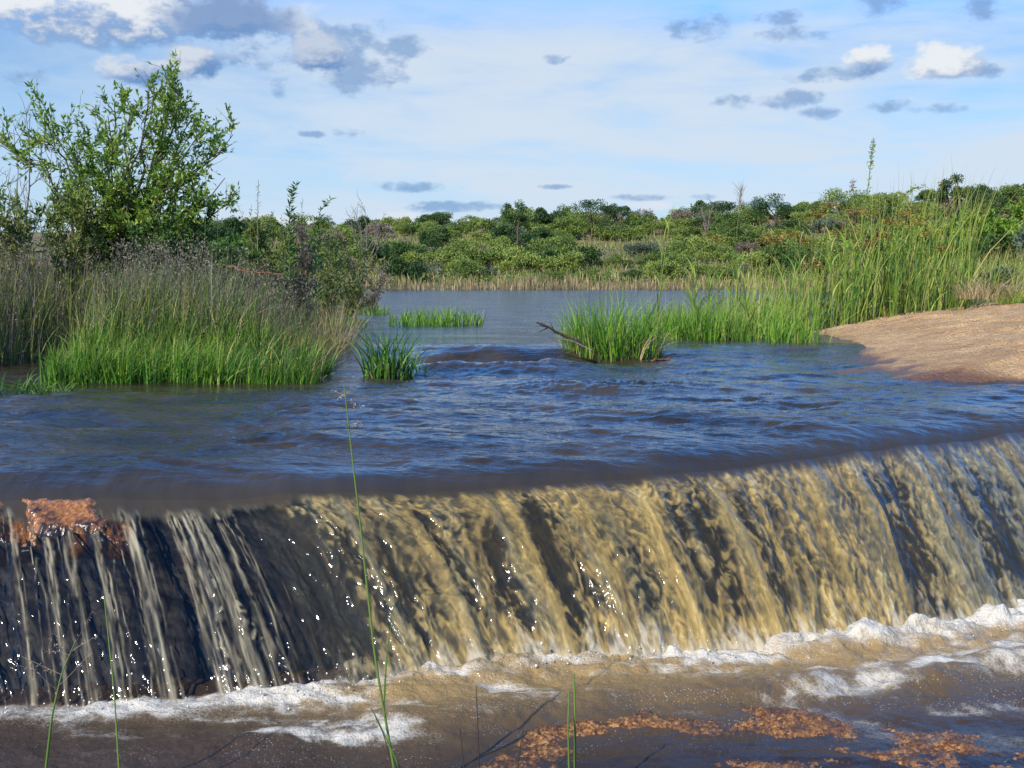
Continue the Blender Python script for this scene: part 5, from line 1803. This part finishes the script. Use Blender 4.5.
# ------------------------------------------------------------------ spray and bubbles at the foot
def spray():
    rg = np.random.RandomState(830)
    n = 420
    px = np.concatenate([rg.uniform(-60, 1080, 160), rg.normal(560, 60, 60), rg.normal(285, 40, 70), rg.normal(690, 30, 50), rg.normal(960, 60, 80)])
    t = np.interp(px, smooth_curve(np.stack([base_px, base_py, base_py], -1), 0)[:, 0], np.arange(4000))
    B = np.stack([np.interp(t, np.arange(4000), BASEC[:, k]) for k in range(3)], -1)
    B = B + np.stack([rg.normal(size=n) * 0.05, -np.abs(rg.normal(size=n)) * 0.12 + 0.03, 0.03 + np.abs(rg.normal(size=n)) * 0.06], -1)
    r = np.clip(rg.lognormal(math.log(0.0035), 0.45, n), 0.0015, 0.010)
    a, b = np.meshgrid(np.linspace(0, 2 * np.pi, 7), np.linspace(0, np.pi, 5))
    S = np.stack([np.sin(b) * np.cos(a), np.sin(b) * np.sin(a), np.cos(b) * 1.25], -1).reshape(-1, 3)
    V = B[:, None] + S[None] * r[:, None, None]
    f = grid_faces(5, 7, True)
    F = (np.arange(n)[:, None, None] * len(S) + f[None]).reshape(-1, 4)
    m, nb, out = new_mat("spray_drops")
    p = principled(nb, (0.55, 0.50, 0.42), 0.08, 1.333, 0.5)
    nb.l.new(p.outputs[0], out.inputs[0])
    tag(build("spray", V, F, m), kind='stuff')


spray()


# ------------------------------------------------------------------ thin stalks on the near rock
def near_stalk(label, pts, r0, r1, seed, mat='stem', leaves=(), head=None, tint=0.5, name="grass_stalk"):
    """pts: (px, py, distance) from the foot upward; the foot is led down to the rock"""
    rg = np.random.RandomState(seed)
    Q = np.array([atd(a, b, c) for a, b, c in pts])
    dirn = Q[0] - Q[1]
    dirn = dirn / max(-dirn[2], 1e-6)
    foot_z = float(rock_height(np.array(Q[0][0]), np.array(Q[0][1]))) - 0.02
    if Q[0][2] > foot_z:
        f = Q[0] + dirn * (Q[0][2] - foot_z) * 0.9
        f[2] = foot_z
        Q = np.concatenate([[f], Q])
    root = empty(name, Q[0])
    tag(root, label, "grass stalk")
    L = Q - Q[0]
    k = np.linspace(0, len(L) - 1, 30)
    S = np.stack([np.interp(k, np.arange(len(L)), L[:, i]) for i in range(3)], -1)
    ker = np.array([1, 2, 3, 2, 1]) / 9.0
    S2 = S.copy()
    for i in range(3):
        S2[2:-2, i] = np.convolve(S[:, i], ker, 'valid')
    s_ = Acc()
    add_tube(s_, S2, r0, r1, 6, tint)
    s_.make("stem", M[mat], root)
    if len(leaves):
        l_ = Acc()
        for (t, ln, wd, lean, az) in leaves:
            add_blades(l_, np.array([on(S2, t)[0]]), ln, wd, lean, az, rg, 7, 0.2, tint=0.35)
        l_.make("leaves", M['reed_deep'], root)
    if head:
        h_ = Acc()
        n, size, droop, top = head
        for j in range(n):
            p, dd = on(S2, rg.uniform(top, 1.0))
            a = rg.uniform(0, 6.28)
            br = curve(p, (math.cos(a), 0.5 * math.sin(a), rg.uniform(0.2, 0.9)), size * rg.uniform(0.5, 1.0), rg, 6, 0.10, droop)
            add_tube(h_, br, 0.0012, 0.0006, 3, rg.uniform())
            m = 7
            C = np.array([on(br, q)[0] for q in rg.uniform(0.45, 1.0, m)])
            add_leaves(h_, C, rg.normal(size=(m, 3)) + np.array([0, 0, -0.4]), 0.016, 0.006, rg)
        add_tube(h_, S2[int(30 * top) - 1:], 0.0016, 0.001, 4, 0.5)
        h_.make("seed_head", M['panicle'], root, smooth=False)
    return root


near_stalk("tall green grass stalk leaning in front of the falls up to the grass tufts", [(394, 768, 5.0), (375, 660, 5.05), (362, 540, 5.1), (352, 455, 5.1), (344, 385, 5.1)], 0.0085, 0.0028, 901,
           leaves=[(0.30, 0.55, 0.016, 0.10, 0.2)], head=(7, 0.10, -0.10, 0.86))
near_stalk("green grass blade crossing the base of the tallest stalk", [(400, 768, 4.95), (386, 738, 4.97), (374, 712, 5.0)], 0.007, 0.002, 902, tint=0.1)
near_stalk("thin yellow-green stalk before the dark rock under the orange-brown rock", [(119, 768, 5.0), (114, 690, 5.0), (104, 596, 5.05)], 0.0060, 0.0020, 903, tint=0.9)
near_stalk("green stalk with a sparse branching seed head in front of the dark falls", [(46, 768, 4.9), (52, 715, 4.9), (62, 672, 4.95), (76, 640, 5.0)], 0.0085, 0.0020, 904, tint=0.3, head=(9, 0.24, 0.0, 0.55))
near_stalk("straight pale green stalk, taller of a pair on the gravelly rock", [(575, 768, 5.05), (575, 720, 5.05), (574, 674, 5.08)], 0.0080, 0.0040, 905, tint=0.6)
near_stalk("straight green stalk, shorter of the pair on the gravelly rock", [(569, 768, 5.0), (568, 725, 5.0), (569, 690, 5.05)], 0.0065, 0.0030, 906, tint=0.4)
near_stalk("thin dark dead stalk at the edge of the gravelly rock", [(479, 768, 5.0), (478, 730, 5.0), (476, 686, 5.0)], 0.0040, 0.0018, 907, mat='deadwood')
near_stalk("short dark dead stalk slanting beside the thin dark one", [(464, 768, 5.0), (462, 750, 5.0), (460, 728, 5.0)], 0.0040, 0.0018, 908, mat='deadwood')
near_stalk("dark dead stalk among the orange gravel slanting sideways", [(518, 768, 5.0), (520, 748, 5.0), (524, 722, 5.0)], 0.0040, 0.0018, 909, mat='deadwood')
near_stalk("dark withered blade curling at the foot of the tallest stalk", [(392, 768, 4.9), (384, 735, 4.92), (371, 708, 4.95)], 0.0045, 0.0015, 910, mat='deadwood')
